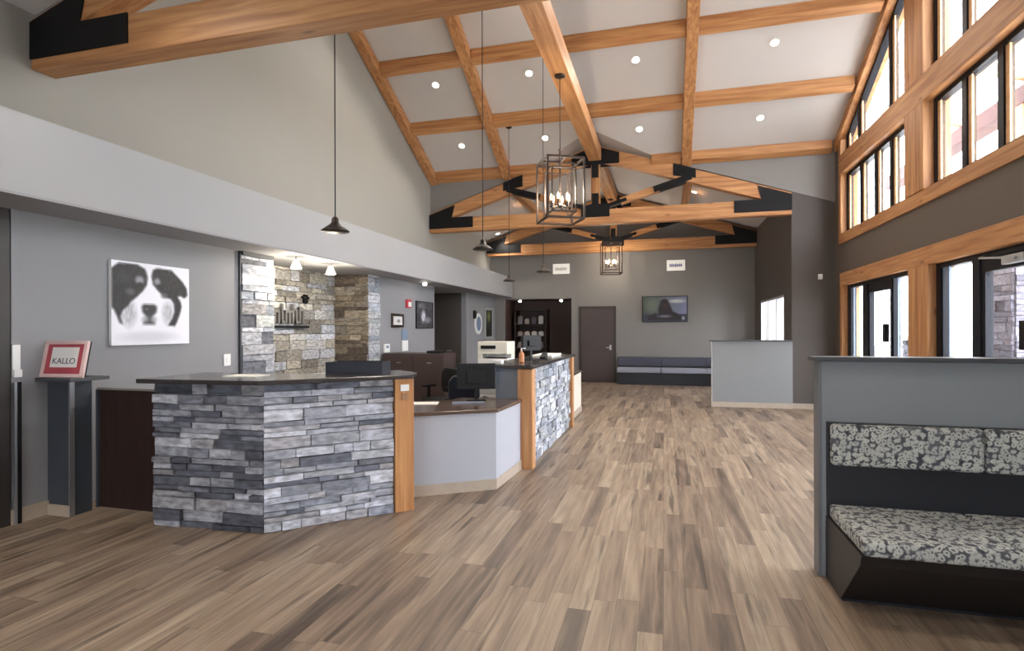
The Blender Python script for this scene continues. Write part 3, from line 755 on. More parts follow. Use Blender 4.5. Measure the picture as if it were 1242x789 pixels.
# things on the granite top
def box_on(name, label, cat, c, w, d, z0, z1, ang, m, group=None, bevel=.006):
    u = Vector((math.cos(ang), math.sin(ang))); n_ = Vector((-u.y, u.x)); c = Vector(c)
    p = [c-u*w/2-n_*d/2, c+u*w/2-n_*d/2, c+u*w/2+n_*d/2, c-u*w/2+n_*d/2]
    o = MB().prism([tuple(q) for q in p], z0, z1).build(name, m, bevel=bevel)
    return tag(o, label, cat, group)
t = thing('letter_tray', 'dark navy letter tray on the granite top by the timber post', 'tray', (-2.6, 4.45, 1.172))
u_ = Vector((.985, .17)); n_ = Vector((-.17, .985)); c0 = Vector((-2.60, 4.42))
def ob(c, w, d): return [tuple(c-u_*w/2-n_*d/2), tuple(c+u_*w/2-n_*d/2), tuple(c+u_*w/2+n_*d/2), tuple(c-u_*w/2+n_*d/2)]
MB().prism(ob(c0, .50, .24), 1.173, 1.183).build('tray_base', NAVY, t)
m_ = MB(); m_.prism(ob(c0-n_*.115, .50, .012), 1.183, 1.275); m_.prism(ob(c0+n_*.115, .50, .012), 1.183, 1.275); m_.prism(ob(c0-u_*.244, .012, .218), 1.183, 1.275); m_.prism(ob(c0+u_*.244, .012, .218), 1.183, 1.275)
m_.build('tray_sides', NAVY, t)
MB().prism(ob(c0, .44, .19), 1.184, 1.262).build('papers', VINYL, t)
box_on('brochure', 'thin cream brochure lying on the granite counter top at left', 'paper', (-3.35, 3.92), .30, .2, 1.173, 1.179, .1, PAPER, bevel=0)

# ------------------------------------------------------------------ low desk between the stone counters
L0, L1, L2 = Vector((-2.25, 4.80)), Vector((-1.585, 5.24)), Vector((-1.545, 6.04))
t = thing('reception_desk', 'low white panelled reception desk with brown granite top between the posts', 'desk', (-2.0, 5.3, 0))
le = L0+(L0-L1).normalized()*.12
MB().prism([tuple(le), tuple(L1), tuple(L2), (-1.70, 6.04), (-1.70, 5.33), (le.x-.08, le.y+.13)], 0, .745).build('front_panel', LOWPANEL, t)
nl = Vector(((L1-L0).y, -(L1-L0).x)).normalized()*.012; n2_ = Vector((.012, 0))
MB().prism([tuple(le), tuple(le+nl), tuple(L1+nl*1.2), tuple(L1)], 0, .10).prism([tuple(L1), tuple(L1+nl*1.2), tuple(L2+n2_), tuple(L2)], 0, .10).build('baseboard', BASEW, t)
MB().prism([(le.x-.02, le.y-.05), (L1.x+.03, L1.y-.03), (L2.x+.03, 6.01), (-2.25, 6.01), (-2.25, 5.75), (-2.9, 5.35), (-2.95, 4.75), (-2.5, 4.72)], .75, .785).build('granite_top', GRANITE2, t, bevel=.005)
m_ = MB().box(-2.92, -2.88, 4.85, 5.3, 0, .75).box(-2.24, -2.20, 5.8, 6.03, 0, .75); m_.build('support_panel', DARKWOOD, t)

# ------------------------------------------------------------------ second stone counter
t = thing('reception_counter', 'farther stone clad reception counter with timber posts at both ends', 'counter', (-1.62, 7.5, 0))
MB().box(-1.84, -1.49, 6.07, 8.98, 0, 1.115).build('core', mat('grey_core_paint', lin(110, 112, 116), .6), t)
v = MB(); ledge(v, (-1.49, 6.21), (-1.49, 8.84), 0, 1.115, LIGHTS+GREYS[:2], random.Random(9), rows=(.05, .07, .09, .11), lens=(.1, .35), depth=.05)
v.build('stone_veneer', STONE, t)
MB().box(-1.58, -1.41, 6.045, 6.20, 0, 1.115).build('end_post', TZ, t, bevel=.006)
MB().box(-1.58, -1.41, 8.85, 9.0, 0, 1.115).build('end_post', TZ, t, bevel=.006)
MB().box(-1.98, -1.39, 6.02, 9.02, 1.117, 1.155).build('granite_top', GRANITE, t, bevel=.006)
t = thing('low_counter', 'short pale low counter beyond the farther stone counter', 'counter', (-1.62, 9.9, 0))
MB().box(-1.75, -1.54, 9.02, 10.7, 0, .745).build('front_panel', mat('cream_panel', lin(214, 206, 192), .6), t)
MB().box(-2.3, -1.51, 9.02, 10.72, .75, .785).build('granite_top', GRANITE2, t, bevel=.005)
MB().box(-1.54, -1.525, 9.02, 10.7, 0, .1).build('baseboard', BASEW, t)
MB().box(-2.3, -2.26, 9.05, 10.7, 0, .75).build('support_panel', DARKWOOD, t)

# ------------------------------------------------------------------ things in the reception
def monitor(x, y, z, w, h, ang, label, name='computer_monitor'):
    t = thing(name, label, 'monitor', (x, y, z)); t.rotation_euler.z = ang
    def P(n, mb, m, bevel=.003): o = mb.build(n, m, None, bevel=bevel); o.parent = t; return o
    P('stand', MB().box(-.1, .1, -.08, .08, 0, .012).box(-.02, .02, .0, .02, .012, .16), BLACK)
    P('screen_housing', MB().box(-w/2, w/2, -.02, .02, .12, .12+h).box(-w/4, w/4, -.045, -.02, .18, .06+h), BLACK, .006)
    P('screen', MB().box(-w/2+.015, w/2-.015, .02, .022, .135, .105+h), mat('screen_glow', lin(40, 60, 90), .2, emit=(.3, .5, .8, 1), estr=.4), 0)
    return t
monitor(-1.98, 5.80, .785, .42, .28, math.radians(20), 'black computer monitor standing on the low granite desk')
def office_chair(x, y, ang, label, m=BLACK):
    t = thing('office_chair', label, 'chair', (x, y, 0), 'office chairs behind the desk'); t.rotation_euler.z = ang
    def P(n, mb, mm, bevel=0, smooth=False): o = mb.build(n, mm, None, bevel=bevel, smooth=smooth); o.parent = t; return o
    b_ = MB()
    for k in range(5):
        a = k*math.pi*.4; b_.bar((0, 0, .09), (.27*math.cos(a), .27*math.sin(a), .06), .04, .03)
    P('base', b_, BLACK)
    for k in range(5):
        a = k*math.pi*.4; P('caster', MB().tube((.27*math.cos(a)-.015, .27*math.sin(a), .03), (.27*math.cos(a)+.015, .27*math.sin(a), .03), .029), BLACK)
    P('gas_lift', MB().tube((0, 0, .08), (0, 0, .43), .025), CHROME)
    P('seat', MB().box(-.23, .23, -.23, .23, .43, .50), m, .03)
    P('backrest', MB().prism_y([(-.17, .56), (.17, .56), (.21, .68), (.20, .88), (.14, .95), (-.14, .95), (-.20, .88), (-.21, .68)], .20, .26), m, .02)
    P('back_bracket', MB().bar((0, .12, .45), (0, .27, .47), .05, .02).bar((0, .275, .46), (0, .275, .75), .05, .02, (0, 1, 0)), BLACK)
    for s in (-1, 1): P('armrest', MB().box(s*.26-.02, s*.26+.02, -.14, .12, .66, .69).box(s*.26-.015, s*.26+.015, -.03, .01, .46, .66).box(min(s*.2, s*.26), max(s*.2, s*.26), -.03, .01, .44, .46), BLACK)
    return t
office_chair(-3.35, 8.1, math.radians(-25), 'black office chair in front of the brown cabinet')
office_chair(-2.45, 6.75, math.radians(25), 'dark navy office chair behind the low reception desk', NAVY)
t = thing('storage_cabinet', 'dark brown storage cabinet behind the desk against left wall', 'cabinet', (-4.45, 9.75, 0))
MB().box(-5.0, -3.80, 9.35, 9.95, 0, 1.12).build('body', mat('cabinet_brown', lin(66, 51, 49), .5, noise=.1), t, bevel=.004)
for a in (-4.98, -4.385): 
    d_ = MB().box(a, a+.575, 9.335, 9.35, .06, 1.08).build('door', mat('cabinet_door_brown', lin(63, 48, 46), .5), t, bevel=.003)
    MB().box(a+.27, a+.35, 9.32, 9.335, .95, .965).build('handle', CHROME, d_)
box_on('document_tray', 'flat black document tray on top of the brown cabinet', 'tray', (-4.05, 9.6), .25, .3, 1.12, 1.17, 0, BLACK)
# copier
t = thing('copier', 'white office copier with dark paper slot behind the reception desk', 'copier', (-3.0, 10.2, 0))
MB().box(-3.35, -2.78, 9.9, 10.45, .0, 1.02).build('body', WHITE, t, bevel=.012)
MB().box(-3.35, -2.78, 9.9, 10.45, 1.10, 1.33).box(-3.35, -2.83+.05, 10.2, 10.45, 1.02, 1.10).box(-3.35, -3.26, 9.9, 10.2, 1.02, 1.10).build('scanner_unit', mat('cream_plastic', lin(222, 220, 208), .5), t, bevel=.01)
MB().box(-3.24, -2.80, 9.905, 10.2, 1.022, 1.03).build('paper_slot', BLACK, t)
for z in (.1, .35, .6): MB().box(-3.32, -2.81, 9.89, 9.9, z, z+.22).build('paper_drawer', mat('grey_plastic', lin(176, 178, 182), .5), t, bevel=.003)
MB().box(-3.28, -3.0, 9.87, 9.9, 1.2, 1.26).build('control_panel', BLACK, t)
# papers on low desk
box_on('paper_sheet', 'white sheet of paper lying on the low desk left of monitor', 'paper', (-2.42, 5.40), .3, .2, .786, .790, .3, PAPER, bevel=0)
box_on('keyboard', 'grey keyboard lying on the low desk in front of monitor', 'keyboard', (-1.97, 5.52), .34, .13, .786, .80, .35, mat('keyboard_grey', lin(120, 124, 140), .5), bevel=.002)
t = thing('desk_phone', 'black desk telephone at left end of the low desk', 'telephone', (-2.6, 4.95, .786))
MB().prism_x([(4.86, .786), (5.06, .786), (5.06, .85), (4.86, .81)], -2.7, -2.5).build('phone_base', BLACK, t, bevel=.004)
MB().box(-2.69, -2.64, 4.86, 5.06, .84, .87).build('handset', BLACK, t, bevel=.01)
# on the second counter
t = thing('pump_bottle', 'amber pump bottle on near end of the farther counter', 'bottle', (-1.66, 6.55, 1.156))
MB().lathe((-1.66, 6.55, 1.156), [(.03, 0), (.033, .01), (.033, .10), (.014, .13), (.014, .14)]).build('body', ORANGE, t, smooth=True)
MB().tube((-1.66, 6.55, 1.296), (-1.66, 6.55, 1.32), .008).box(-1.67, -1.61, 6.545, 6.555, 1.32, 1.33).build('pump', WHITE, t)
box_on('tissue_box', 'small white tissue box on left edge of the farther counter', 'box', (-1.86, 6.22), .12, .1, 1.156, 1.20, 0, WHITE)
t = monitor(-1.68, 7.15, 1.156, .34, .20, math.radians(60), 'dark payment terminal screen on the farther counter')
box_on('paper_stack', 'pale stack of papers on far end of the farther counter', 'paper', (-1.70, 8.25), .3, .75, 1.156, 1.185, 0, PAPER, bevel=.002)
t = thing('card_reader', 'small black card reader on the farther counter beside the terminal', 'card reader', (-1.6, 7.55, 1.156))
MB().prism_x([(7.47, 1.156), (7.63, 1.156), (7.63, 1.23), (7.47, 1.18)], -1.64, -1.56).build('body', BLACK, t, bevel=.004)
MB().box(-1.63, -1.57, 7.6, 7.625, 1.232, 1.235).build('display', CHROME, t)

# ------------------------------------------------------------------ left end: pony stub with shelf, sign, gate
t = thing('pony_wall', 'short slate grey pony wall with dark shelf at the left wall', 'pony wall', (-4.9, 3.75, 0))
MB().box(XW+.003, -4.785, 3.56, 3.74, 0, 1.13).build('body', GREYPANEL, t, bevel=.003)
MB().box(-4.785, -4.77, 3.54, 3.58, 0, 1.13).build('edge_strip', CHROME, t)
MB().box(XW+.003, -4.66, 3.46, 3.80, 1.132, 1.162).build('shelf_top', CAPM, t, bevel=.004)
MB().box(XW+.02, -4.79, 3.545, 3.56, 0, .09).build('baseboard', BASEW, t)
t = thing('swing_gate', 'dark brown wooden gate between pony wall and stone counter', 'gate', (-4.35, 3.8, .0))
MB().box(-4.75, -3.97, 3.78, 3.82, .02, 1.04).build('panel', DARKWOOD, t, bevel=.003)
MB().box(-4.77, -3.97, 3.77, 3.83, 1.041, 1.058).build('top_rail', mat('taupe_rail', lin(130, 126, 122), .4), t)
MB().box(-4.772, -4.752, 3.76, 3.84, .02, 1.04).build('hinge_stile', GREYPANEL, t)
# framed red sign leaning on the shelf
t = thing('framed_sign', 'red and white sign in pinkish frame leaning on the grey shelf', 'sign', (-4.85, 3.53, 1.163))
t.rotation_euler = (math.radians(-12), 0, math.radians(8))
def P(n, mb, m, bevel=0): o = mb.build(n, m, None, bevel=bevel); o.parent = t; return o
w_, h_ = .40, .31
fr = MB(); fr.box(-w_/2, w_/2, -.012, .015, 0, .03).box(-w_/2, w_/2, -.012, .015, h_-.03, h_).box(-w_/2, -w_/2+.03, -.012, .015, .03, h_-.03).box(w_/2-.03, w_/2, -.012, .015, .03, h_-.03)
P('frame', fr, PINK, .003)
P('backing', MB().box(-w_/2+.002, w_/2-.002, .015, .03, .002, h_-.002), BLACK)
P('red_mat', MB().box(-w_/2+.03, w_/2-.03, -.002, .006, .03, h_-.03), mat('dusty_red', lin(176, 74, 84), .6))
P('white_card', MB().box(-w_/2+.075, w_/2-.075, -.005, -.002, .085, h_-.055), PAPER)
def text(s, size, m, parent, loc, rot, name='lettering', ext=.001):
    c = bpy.data.curves.new(name, 'FONT'); c.body = s; c.size = size; c.extrude = ext; c.align_x = 'CENTER'; c.materials.append(m)
    tmp = bpy.data.objects.new('tmp', c); C.objects.link(tmp); bpy.context.view_layer.update()
    me = bpy.data.meshes.new_from_object(tmp.evaluated_get(bpy.context.evaluated_depsgraph_get())); bpy.data.objects.remove(tmp); me.name = name
    o = bpy.data.objects.new(name, me); C.objects.link(o); o.parent = parent; o.location = loc; o.rotation_euler = rot; return o
text('KALLO', .07, mat('grey_ink', lin(96, 92, 104), .6), t, (0, -.0065, .115), (math.pi/2, 0, 0))
# white leaflet holder and slim dark post at the wall end
t = thing('leaflet_holder', 'white leaflet holder on wall end at far left edge', 'leaflet holder', (XW+.03, 3.33, 1.18))
MB().box(XW+.002, XW+.02, 3.288, 3.345, 1.18, 1.44).build('back_plate', WHITE, t, bevel=.003)
MB().box(XW+.02, XW+.04, 3.288, 3.345, 1.18, 1.24).build('pocket', WHITE, t, bevel=.003)
t = thing('corner_guard', 'slim dark metal guard strip below the leaflet holder at far left', 'guard strip', (XW+.01, 3.33, 0))
MB().box(XW+.019, XW+.03, 3.315, 3.345, 0, 1.14).build('strip', STEEL, t)
MB().box(XW+.019, XW+.035, 3.29, 3.31, 0, 1.14).build('bright_edge', CHROME, t)

# ------------------------------------------------------------------ pictures and fittings on the left wall
def fy(y): return y*XW/-4.92
def fz(z): return 1.55+(z-1.55)*XW/-4.92
# dog portrait canvas
dl = [(0, .90), (.08, .97), (.3, .975), (.40, .93), (.43, .84), (.42, .74), (.37, .66), (.28, .57), (.22, .52), (.19, .47), (.13, .42), (.10, .34), (.13, .24), (.09, .27), (.06, .35), (.03, .42), (0, .45)]
dr = [(.50, .93), (.56, .96), (.66, .955), (.75, .95), (.82, .89), (.90, .82), (.965, .73), (.975, .64), (.93, .60), (.87, .63), (.83, .615), (.87, .56), (.89, .49), (.86, .38), (.82, .28), (.79, .23), (.70, .24), (.76, .33), (.79, .42), (.78, .52), (.74, .58), (.66, .60), (.57, .67), (.50, .75), (.48, .85)]
rnd = random.Random(2); hair = [[rnd.random() for _ in range(64)] for _ in range(64)]
def dog(u, v):
    g = 238-10*max(0, .5-v)
    n_ = hair[int(u*63)][int(v*22) % 64]
    g -= 26*blob(u, v, .45, .10, .35, .07)
    g -= 60*blob(u, v, .20, .38, .09, .16)*(.6+.6*n_)      # left cheek shade
    g -= 60*blob(u, v, .70, .40, .08, .14)*(.6+.6*n_)
    for P_ in (dl, dr):
        s_ = soft(u, v, P_)
        if s_: g = g*(1-s_)+s_*(14+26*n_)
    for cx, cy, rx, ry, k in ((.33, .79, .06, .055, 165), (.555, .79, .045, .045, 160), (.22, .64, .06, .045, 92), (.65, .62, .05, .04, 84), (.15, .80, .09, .08, 48)):
        q = blob(u, v, cx, cy, rx, ry)*.8; g = g*(1-q)+k*q
    for cx, cy in ((.335, .735), (.60, .73)):
        q = blob(u, v, cx, cy, .035, .028); g = g*(1-q)+18*q
    nose = [(.355, .47), (.38, .50), (.52, .50), (.55, .47), (.54, .40), (.50, .36), (.47, .33), (.47, .29), (.53, .27), (.53, .255), (.37, .255), (.37, .275), (.44, .29), (.44, .33), (.40, .36), (.365, .40)]
    s_ = soft(u, v, nose, .015); g = g*(1-s_)+s_*(30+18*n_)
    q = blob(u, v, .45, .31, .09, .05)*.55; g = g*(1-q)+70*q
    q = blob(u, v, .42, .44, .03, .015)*.5; g = g*(1-q)+130*q
    return (g, g, min(255, g*1.02+3))
dy0, dy1, dz0, dz1 = fy(4.0), fy(4.87), fz(1.415), fz(2.205)
t = thing('canvas_print', 'black and white dog portrait canvas on grey wall', 'picture', (XW+.02, (dy0+dy1)/2, dz0))
MB().box(XW, XW+.035, dy0, dy1, dz0, dz1).build('canvas', WHITE, t, bevel=.003)
painted('dog_print', (XW+.0365, dy0, dz0), (0, 1, 0), (0, 0, 1), dy1-dy0, dz1-dz0, 110, 100, dog, PRINT, t)

def plate(name, label, cat, y0, y1, z0, z1, m, depth=.02, x=XW):
    return tag(MB().box(x+.001, x+depth, y0, y1, z0, z1).build(name, m, bevel=.004), label, cat)
t = thing('light_switch', 'white light switch on grey wall left of the stone pier', 'switch', (XW+.01, fy(5.42), 1.14))
MB().box(XW-.004, XW+.012, fy(5.39), fy(5.49), 1.13, 1.27).build('plate', WHITE, t, bevel=.003)
MB().box(XW+.012, XW+.02, fy(5.42), fy(5.46), 1.17, 1.23).build('rocker', WHITE, t, bevel=.002)
def framed(name, label, y0, y1, z0, z1, fm, fn, nx=30, ny=30, cat='picture', fw=.04):
    t = thing(name, label, cat, (XW+.02, (y0+y1)/2, z0))
    f_ = MB().box(XW-.004, XW+.03, y0, y1, z0, z0+fw).box(XW-.004, XW+.03, y0, y1, z1-fw, z1).box(XW-.004, XW+.03, y0, y0+fw, z0+fw, z1-fw).box(XW-.004, XW+.03, y1-fw, y1, z0+fw, z1-fw)
    f_.build('frame', fm, t, bevel=.003)
    MB().box(XW-.004, XW+.016, y0+fw, y1-fw, z0+fw, z1-fw).build('backing', BLACK, t)
    painted('print', (XW+.0175, y0+fw, z0+fw), (0, 1, 0), (0, 0, 1), y1-y0-2*fw, z1-z0-2*fw, nx, ny, fn, PRINT, t)
    return t
framed('framed_photo', 'small dark framed white print between stone pier and dog poster', fy(9.51), fy(10.0), fz(1.60), fz(1.86), BRONZE, lambda u, v: (214-90*blob(u, v, .6, .45, .18, .2),)*3, fw=.05)
pn = [[rnd.random() for _ in range(12)] for _ in range(12)]
def poster(u, v):
    g = 44+30*pn[int(u*11)][int(v*11)]
    g += 150*blob(u, v, .42, .45, .14, .26)*(.6+.4*pn[int(v*11)][int(u*11)])+70*blob(u, v, .7, .3, .16, .12)
    g += 50*blob(u, v, .3, .85, .25, .1)
    return (min(g, 235),)*2+(min(g*1.06, 240),)
framed('dog_poster', 'black and white animal poster left of the dark corridor opening', fy(10.58), fy(11.43), fz(1.58), fz(2.15), BLACK, poster, 40, 40, fw=.015)
t = thing('fire_alarm', 'small red and white alarm unit above the animal poster', 'alarm', (XW+.04, fy(10.3), 2.0))
MB().box(XW-.004, XW+.05, fy(10.12), fy(10.30), 2.0, 2.17).build('alarm_body', RED, t, bevel=.006)
MB().box(XW+.05, XW+.06, fy(10.15), fy(10.27), 2.02, 2.12).build('strobe', WHITE, t, bevel=.004)
t = thing('thermostat', 'small white thermostat on wall right of the stone pier', 'thermostat', (XW+.02, fy(9.35), 1.12))
MB().box(XW-.004, XW+.03, fy(9.22), fy(9.42), 1.13, 1.29).build('body', WHITE, t, bevel=.008)
MB().box(XW+.03, XW+.032, fy(9.27), fy(9.37), 1.21, 1.26).build('display', ALU, t)
t = thing('notice_holder', 'pale blue and white notice holder above the brown cabinet', 'notice', (XW+.02, fy(10.1), 1.12))
MB().box(XW-.004, XW+.02, fy(9.95), fy(10.2), 1.13, 1.34).build('notice', WHITE, t, bevel=.003)
MB().box(XW-.004, XW+.018, fy(9.95), fy(10.2), 1.36, 1.56).build('blue_notice', ALU, t, bevel=.003)
# badge sign and window-like picture near far corner
t = thing('round_badge_sign', 'round white badge sign on wall right of corridor opening', 'sign', (XW+.02, 14.9, 1.5))
MB().tube((XW-.004, 14.95, 1.72), (XW+.03, 14.95, 1.72), .30, n=28).build('disc', WHITE, t, bevel=.004)
MB().tube((XW+.03, 14.95, 1.72), (XW+.034, 14.95, 1.72), .2, n=24).build('emblem', ALU, t)
MB().box(XW-.004, XW+.03, 14.55, 14.75, 1.86, 2.08).build('dark_tab', BLACK, t)
def leafy(u, v):
    a = 70*blob(u, v, .5, .75, .3, .2); return (40+a, 42+a*1.1, 34+a*.5)
framed('leafy_picture', 'dark framed leafy green picture beside the far corner', 15.55, 16.3, 1.28, 2.2, PAINT_BAND, leafy, 20, 20, fw=.07)
# brown door in the corridor
t = struct(MB().box(-7.2, XW-.15, CY1-.04, CY1-.001, 0, 2.46).build('door_3', TAUPE))
MB().tube((-5.45, CY1-.04, 1.0), (-5.45, CY1-.1, 1.0), .012).tube((-5.45, CY1-.1, 1.0), (-5.57, CY1-.1, 1.0), .012).build('door_handle', CHROME, t)

# ------------------------------------------------------------------ far wall
d = sempty('door_4', (-1.9, YF, 0))
MB().box(-2.37, -1.43, YF-.035, YF-.001, .01, 2.16).build('door_leaf', DOORM, d, bevel=.003)
f = MB().box(-2.44, -2.37, YF-.045, YF-.001, 0, 2.23).box(-1.43, -1.36, YF-.045, YF-.001, 0, 2.23).box(-2.37, -1.43, YF-.045, YF-.001, 2.165, 2.23)
f.build('door_frame', mat('dark_door_frame', lin(58, 50, 48), .5), d)
MB().tube((-1.52, YF-.035, 1.02), (-1.52, YF-.09, 1.02), .012).tube((-1.52, YF-.09, 1.02), (-1.64, YF-.09, 1.02), .012).box(-1.55, -1.49, YF-.042, YF-.035, .95, 1.1).build('door_handle', CHROME, d)
# television
t = thing('television', 'wall mounted television showing a dark haired figure', 'television', (0.01, YF-.05, 1.78))
MB().box(-.61, .63, YF-.07, YF-.03, 1.76, 2.49).build('bezel', BLACK, t, bevel=.006)
MB().box(-.2, .2, YF-.03, YF-.001, 1.95, 2.3).build('wall_mount', STEEL, t)
head_ = [(.36, .1), (.36, .55), (.42, .85), (.5, .92), (.57, .85), (.64, .55), (.68, .4), (.85, .25), (.9, .05), (.1, .05), (.12, .2), (.3, .35)]
def tv(u, v):
    bg = (70+70*u, 84+60*u, 70+110*u) if v > .3 else (52, 56, 76)
    q = blob(u, v, .78, .82, .2, .08); bg = tuple(c*(1-q)+215*q for c in bg)
    q = blob(u, v, .2, .65, .16, .3)*.6; bg = tuple(a*(1-q)+b_*q for a, b_ in zip(bg, (130, 140, 116)))
    s_ = soft(u, v, head_, .02); c = tuple(a*(1-s_)+b_*s_ for a, b_ in zip(bg, (26, 18, 26)))
    q = blob(u, v, .51, .62, .07, .14)*.7; c = tuple(a*(1-q)+b_*q for a, b_ in zip(c, (74, 40, 36)))
    q = blob(u, v, .5, .2, .17, .06)*.8; c = tuple(a*(1-q)+b_*q for a, b_ in zip(c, (150, 150, 170)))
    q = blob(u, v, .92, .12, .03, .08); c = tuple(a*(1-q)+190*q for a in c)
    return tuple(k*.72 for k in c)
painted('screen', (-.59, YF-.0715, 1.78), (1, 0, 0), (0, 0, 1), 1.20, .69, 60, 36, tv, SCREEN, t)
for x, lb, ink in ((-2.97, 'left white wall sign above the alcove and door', lin(170, 168, 160)), (.32, 'right white wall sign with blue lettering above television', lin(90, 96, 150))):
    t = thing('wall_sign', lb, 'sign', (x, YF-.03, 3.2), 'white signs high on the far wall')
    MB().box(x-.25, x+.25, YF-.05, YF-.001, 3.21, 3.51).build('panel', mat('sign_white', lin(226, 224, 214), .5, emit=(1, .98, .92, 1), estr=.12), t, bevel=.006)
    mb = MB(); rr = random.Random(3)
    for k in range(7): mb.box(x-.17+k*.05, x-.14+k*.05, YF-.053, YF-.05, 3.31+rr.random()*.01, 3.39+rr.random()*.02)
    mb.box(x-.17, x+.17, YF-.052, YF-.05, 3.34, 3.355)
    mb.build('lettering', mat('sign_ink', ink, .6), t)
# far bench
t = thing('wall_bench', 'long dark upholstered bench along the far wall under the television', 'bench', (.1, 16.3, 0))
x0, x1 = -1.30, 2.3
MB().box(x0, x1, 16.10, 16.55, 0.0, .33).build('base', VINYL, t, bevel=.004)
for k in range(3):
    a = x0+(x1-x0)/3*k; MB().box(a+.004, a+(x1-x0)/3-.004, 16.04, 16.47, .335, .47).build('seat_cushion', mat('grey_seat_fabric', lin(146, 148, 160), .8, noise=.15, nscale=40), t, bevel=.02)
MB().box(x0, x1, 16.47, 16.56, .335, .50).build('lower_back', VINYL, t)
for k in range(3):
    a = x0+(x1-x0)/3*k; MB().box(a+.004, a+(x1-x0)/3-.004, 16.42, 16.57, .505, .76).build('back_cushion', mat('slate_back_fabric', lin(72, 74, 86), .8, noise=.15, nscale=40), t, bevel=.02)
struct(MB().box(-1.34, XR, YF-.02, YF-.001, 0, .1).build('baseboard_far', BASEW))
# alcove shelving and its goods
t = thing('shelf_unit', 'dark retail shelf unit in the left part of the alcove', 'shelf', (-4.0, 17.6, 0))
MB().box(-4.62, -4.58, 17.3, 17.85, 0, 2.2).box(-3.62, -3.58, 17.3, 17.85, 0, 2.2).build('side_panel', DARKWOOD, t)
SH = (.95, 1.32, 1.70)
for z in (.4,)+SH+(2.16,): MB().box(-4.58, -3.62, 17.3, 17.85, z, z+.03).build('shelf', DARKWOOD, t)
MB().box(-4.58, -3.62, 17.85, 17.87, 0, 2.2).build('back_panel', DARKWOOD, t)
proto = None
gi = 0
places = ['left end', 'left of centre', 'right of centre', 'right end']
shn = {.95: 'lowest', 1.32: 'middle', 1.70: 'top'}
gc = [mat('goods_%d' % k, lin(*c), .6) for k, c in enumerate([(190, 186, 182), (120, 112, 116), (150, 140, 134), (84, 80, 90)])]
cn = ['white', 'grey', 'beige', 'slate']
for z in SH:
    for k in range(4):
        x = -4.52+k*.225; h = .16+.04*((k*7+int(z*10)) % 3)
        ci = (k+int(z*3)) % 4
        if z == 1.32: h = .13; ci = 0 if k else 2
        o = MB().box(x, x+.15, 17.36, 17.5, z+.031, z+.031+h).box(x+.03, x+.12, 17.38, 17.48, z+.031+h, z+.05+h).build('product_package', gc[ci], bevel=.01)
        tag(o, '%s package on the %s alcove shelf, %s' % (cn[ci], shn[z], places[k]), 'package', 'packages on the alcove shelves')

# ------------------------------------------------------------------ far half wall
t = thing('half_wall', 'grey half wall with dark cap standing in the far room at right', 'half wall', (1.65, 12.0, 0))
MB().box(.92, XR-.003, 11.92, 12.05, 0, 1.30).build('body', HALFP, t)
MB().box(.915, .92, 11.915, 12.055, 0, 1.30).build('edge_strip', WHITE, t)
MB().box(.88, XR-.003, 11.87, 12.10, 1.302, 1.33).build('cap', CAPM, t, bevel=.004)
MB().box(.92, XR-.003, 11.905, 11.92, 0, .1).build('baseboard', BASEW, t)
struct(MB().box(XR, XG, 11.982, 11.999, 0, .1).build('baseboard_return', BASEW))
t = thing('motion_sensor', 'small white motion sensor on dark wall left of the windows', 'sensor', (2.9, 11.97, 2.5))
MB().box(2.86, 2.93, 11.94, 11.998, 2.50, 2.60).lathe((2.895, 11.945, 2.50), [(.02, 0), (.03, .02), (.03, .06), (.01, .08)], 12).build('body', WHITE, t, bevel=.004)

# ------------------------------------------------------------------ booth in the right foreground
YBW = 3.91
t = thing('booth_wall', 'grey booth partition wall with dark cap and metal edge in right foreground', 'partition', (2.0, YBW+.07, 0))
MB().box(.95, 2.38, YBW, YBW+.10, 0, 1.345).build('body', BOOTHP, t)
MB().box(.93, .95, YBW-.008, YBW+.108, 0, 1.345).build('end_strip', mat('satin_steel_edge', lin(112, 114, 118), .45, .5), t, bevel=.003)
MB().box(.905, 2.39, YBW-.04, YBW+.14, 1.347, 1.375).build('cap', CAPM, t, bevel=.004)
t = thing('booth_bench', 'booth bench with black and white leaf patterned cushions', 'bench', (2.0, 3.55, 0))
# base: side profile raked back towards the floor
prof = [(3.60, .0), (3.905, .0), (3.905, .385), (3.24, .385), (3.26, .33)]
MB().prism_x(prof, .97, 2.37).build('base', mat('dark_shaded_laminate', lin(27, 25, 26), .5, noise=.1), t, bevel=.003)  # dark laminate, deepened for the shade under the seat
MB().box(.975, 2.37, 3.86, 3.905, .387, .97).build('back_panel', VINYL, t)
for k, (a, c) in enumerate(((.975, 1.67), (1.678, 2.37))):
    MB().box(a, c, 3.215, 3.855, .389, .475).build('seat_cushion', FABRIC, t, bevel=.022, seg=3)
for a, c in ((.98, 1.765), (1.775, 2.37)):
    MB().box(a, c, 3.79, 3.905-.045, .72, .97).build('back_cushion', FABRIC, t, bevel=.022, seg=3)
MB().box(.975, 2.37, 3.585, 3.60, 0, .08).build('toe_kick', VINYL, t)

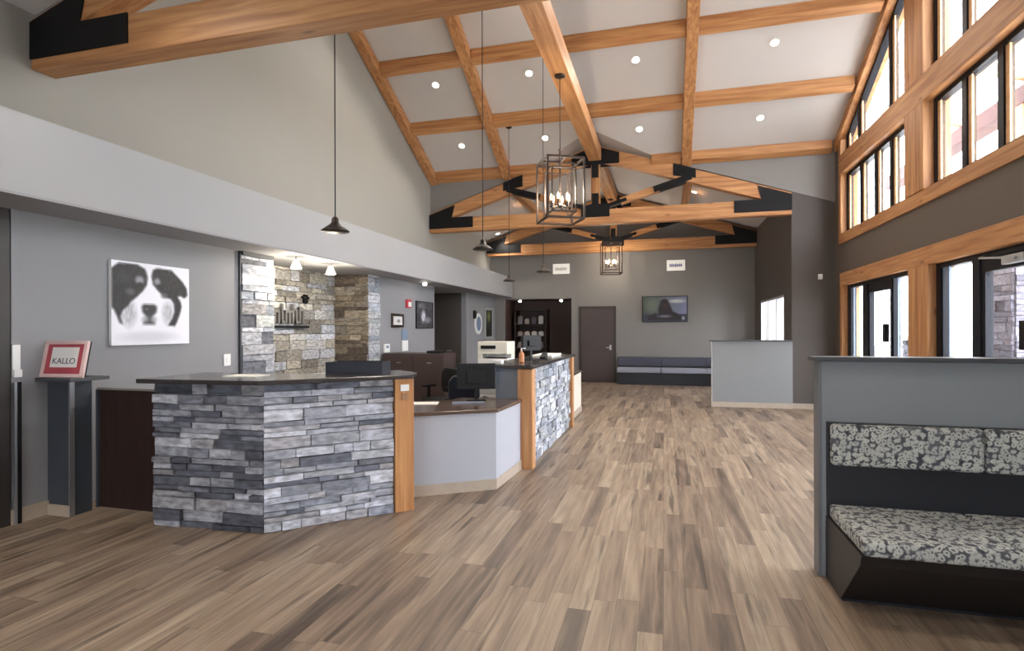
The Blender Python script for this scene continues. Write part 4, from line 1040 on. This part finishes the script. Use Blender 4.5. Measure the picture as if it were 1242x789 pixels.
# ------------------------------------------------------------------ outside the windows
struct(MB().box(3.35, 60, -30, 60, -.15, -.05).build('ground', ASPHALT))
def pillar(x, y, label, e=.36, h=3.3):
    t = thing('stone_pillar', label, 'pillar', (x, y, -.05), 'porch stone pillars')
    MB().box(x-e, x+e, y-e, y+e, -.05, h).build('core', CAPM, t)
    v = MB(); rr = random.Random(int(y*10))
    for a, c in (((x-e, y+e), (x-e, y-e)), ((x-e, y-e), (x+e, y-e)), ((x+e, y-e), (x+e, y+e)), ((x+e, y+e), (x-e, y+e))): ledge(v, a, c, -.05, h, [(112, 110, 122), (98, 96, 108), (126, 124, 136), (82, 80, 92), (104, 100, 108)], rr, **big)  # stone tones darkened in place of porch roof shade
    v.build('stone_veneer', STONE, t)
    MB().box(x-e-.09, x+e+.09, y-e-.09, y+e+.09, h+.002, h+.10).build('cap_stone', ASPHALT, t, bevel=.01)
    if h > 3: MB().box(x-.15, x+.15, y-.15, y+.15, 3.402, 4.895).build('timber_post', TZ, t)
    return t
pillar(5.3, 10.2, 'pale stone porch pillar seen outside through the right glass door')
pillar(5.25, 13.9, 'low pale stone pier outside beyond the far sidelight', .2, 1.3)
beam('porch_beam', MB().box(5.15, 5.45, 5.0, 15.5, 4.90, 5.18), mat('shaded_porch_timber', lin(74, 32, 24), .7, noise=.1), 'reddish timber porch beam outside the upper windows', 'beam')  # reddish timber, darkened to stand for shade under a porch roof
for y in (6.2, 8.2, 10.2, 12.2):
    z = 5.20
    beam('porch_rafter', MB().bar((3.5, y, z+.68), (5.8, y, z+.02), .12, .16), SOFWOOD, 'pale porch rafter outside the upper windows, %s' % {6.2: 'nearest', 8.2: 'second', 10.2: 'third', 12.2: 'farthest'}[y], 'beam', 'porch rafters')

# ------------------------------------------------------------------ daylight
W = bpy.data.worlds.new('World'); bpy.context.scene.world = W; W.use_nodes = True
bg = W.node_tree.nodes['Background']; bg.inputs[0].default_value = (.93, .96, 1, 1); bg.inputs[1].default_value = 6.5

# ------------------------------------------------------------------ camera
cam = bpy.data.cameras.new('camera'); co = bpy.data.objects.new('camera', cam); C.objects.link(co)
cam.sensor_fit = 'HORIZONTAL'; cam.sensor_width = 36; cam.lens = 36*681/1242
cam.shift_y = (399.6-394.5)/1242
cam.clip_start = .05; cam.clip_end = 200
co.location = (0, 0, H); co.rotation_euler = (math.pi/2, math.radians(-.17)*-1, .265)
bpy.context.scene.camera = co
vs = bpy.context.scene.view_settings
vs.view_transform = 'Standard'; vs.look = 'None'; vs.gamma = 1; vs.use_curve_mapping = False; vs.exposure = 1.42
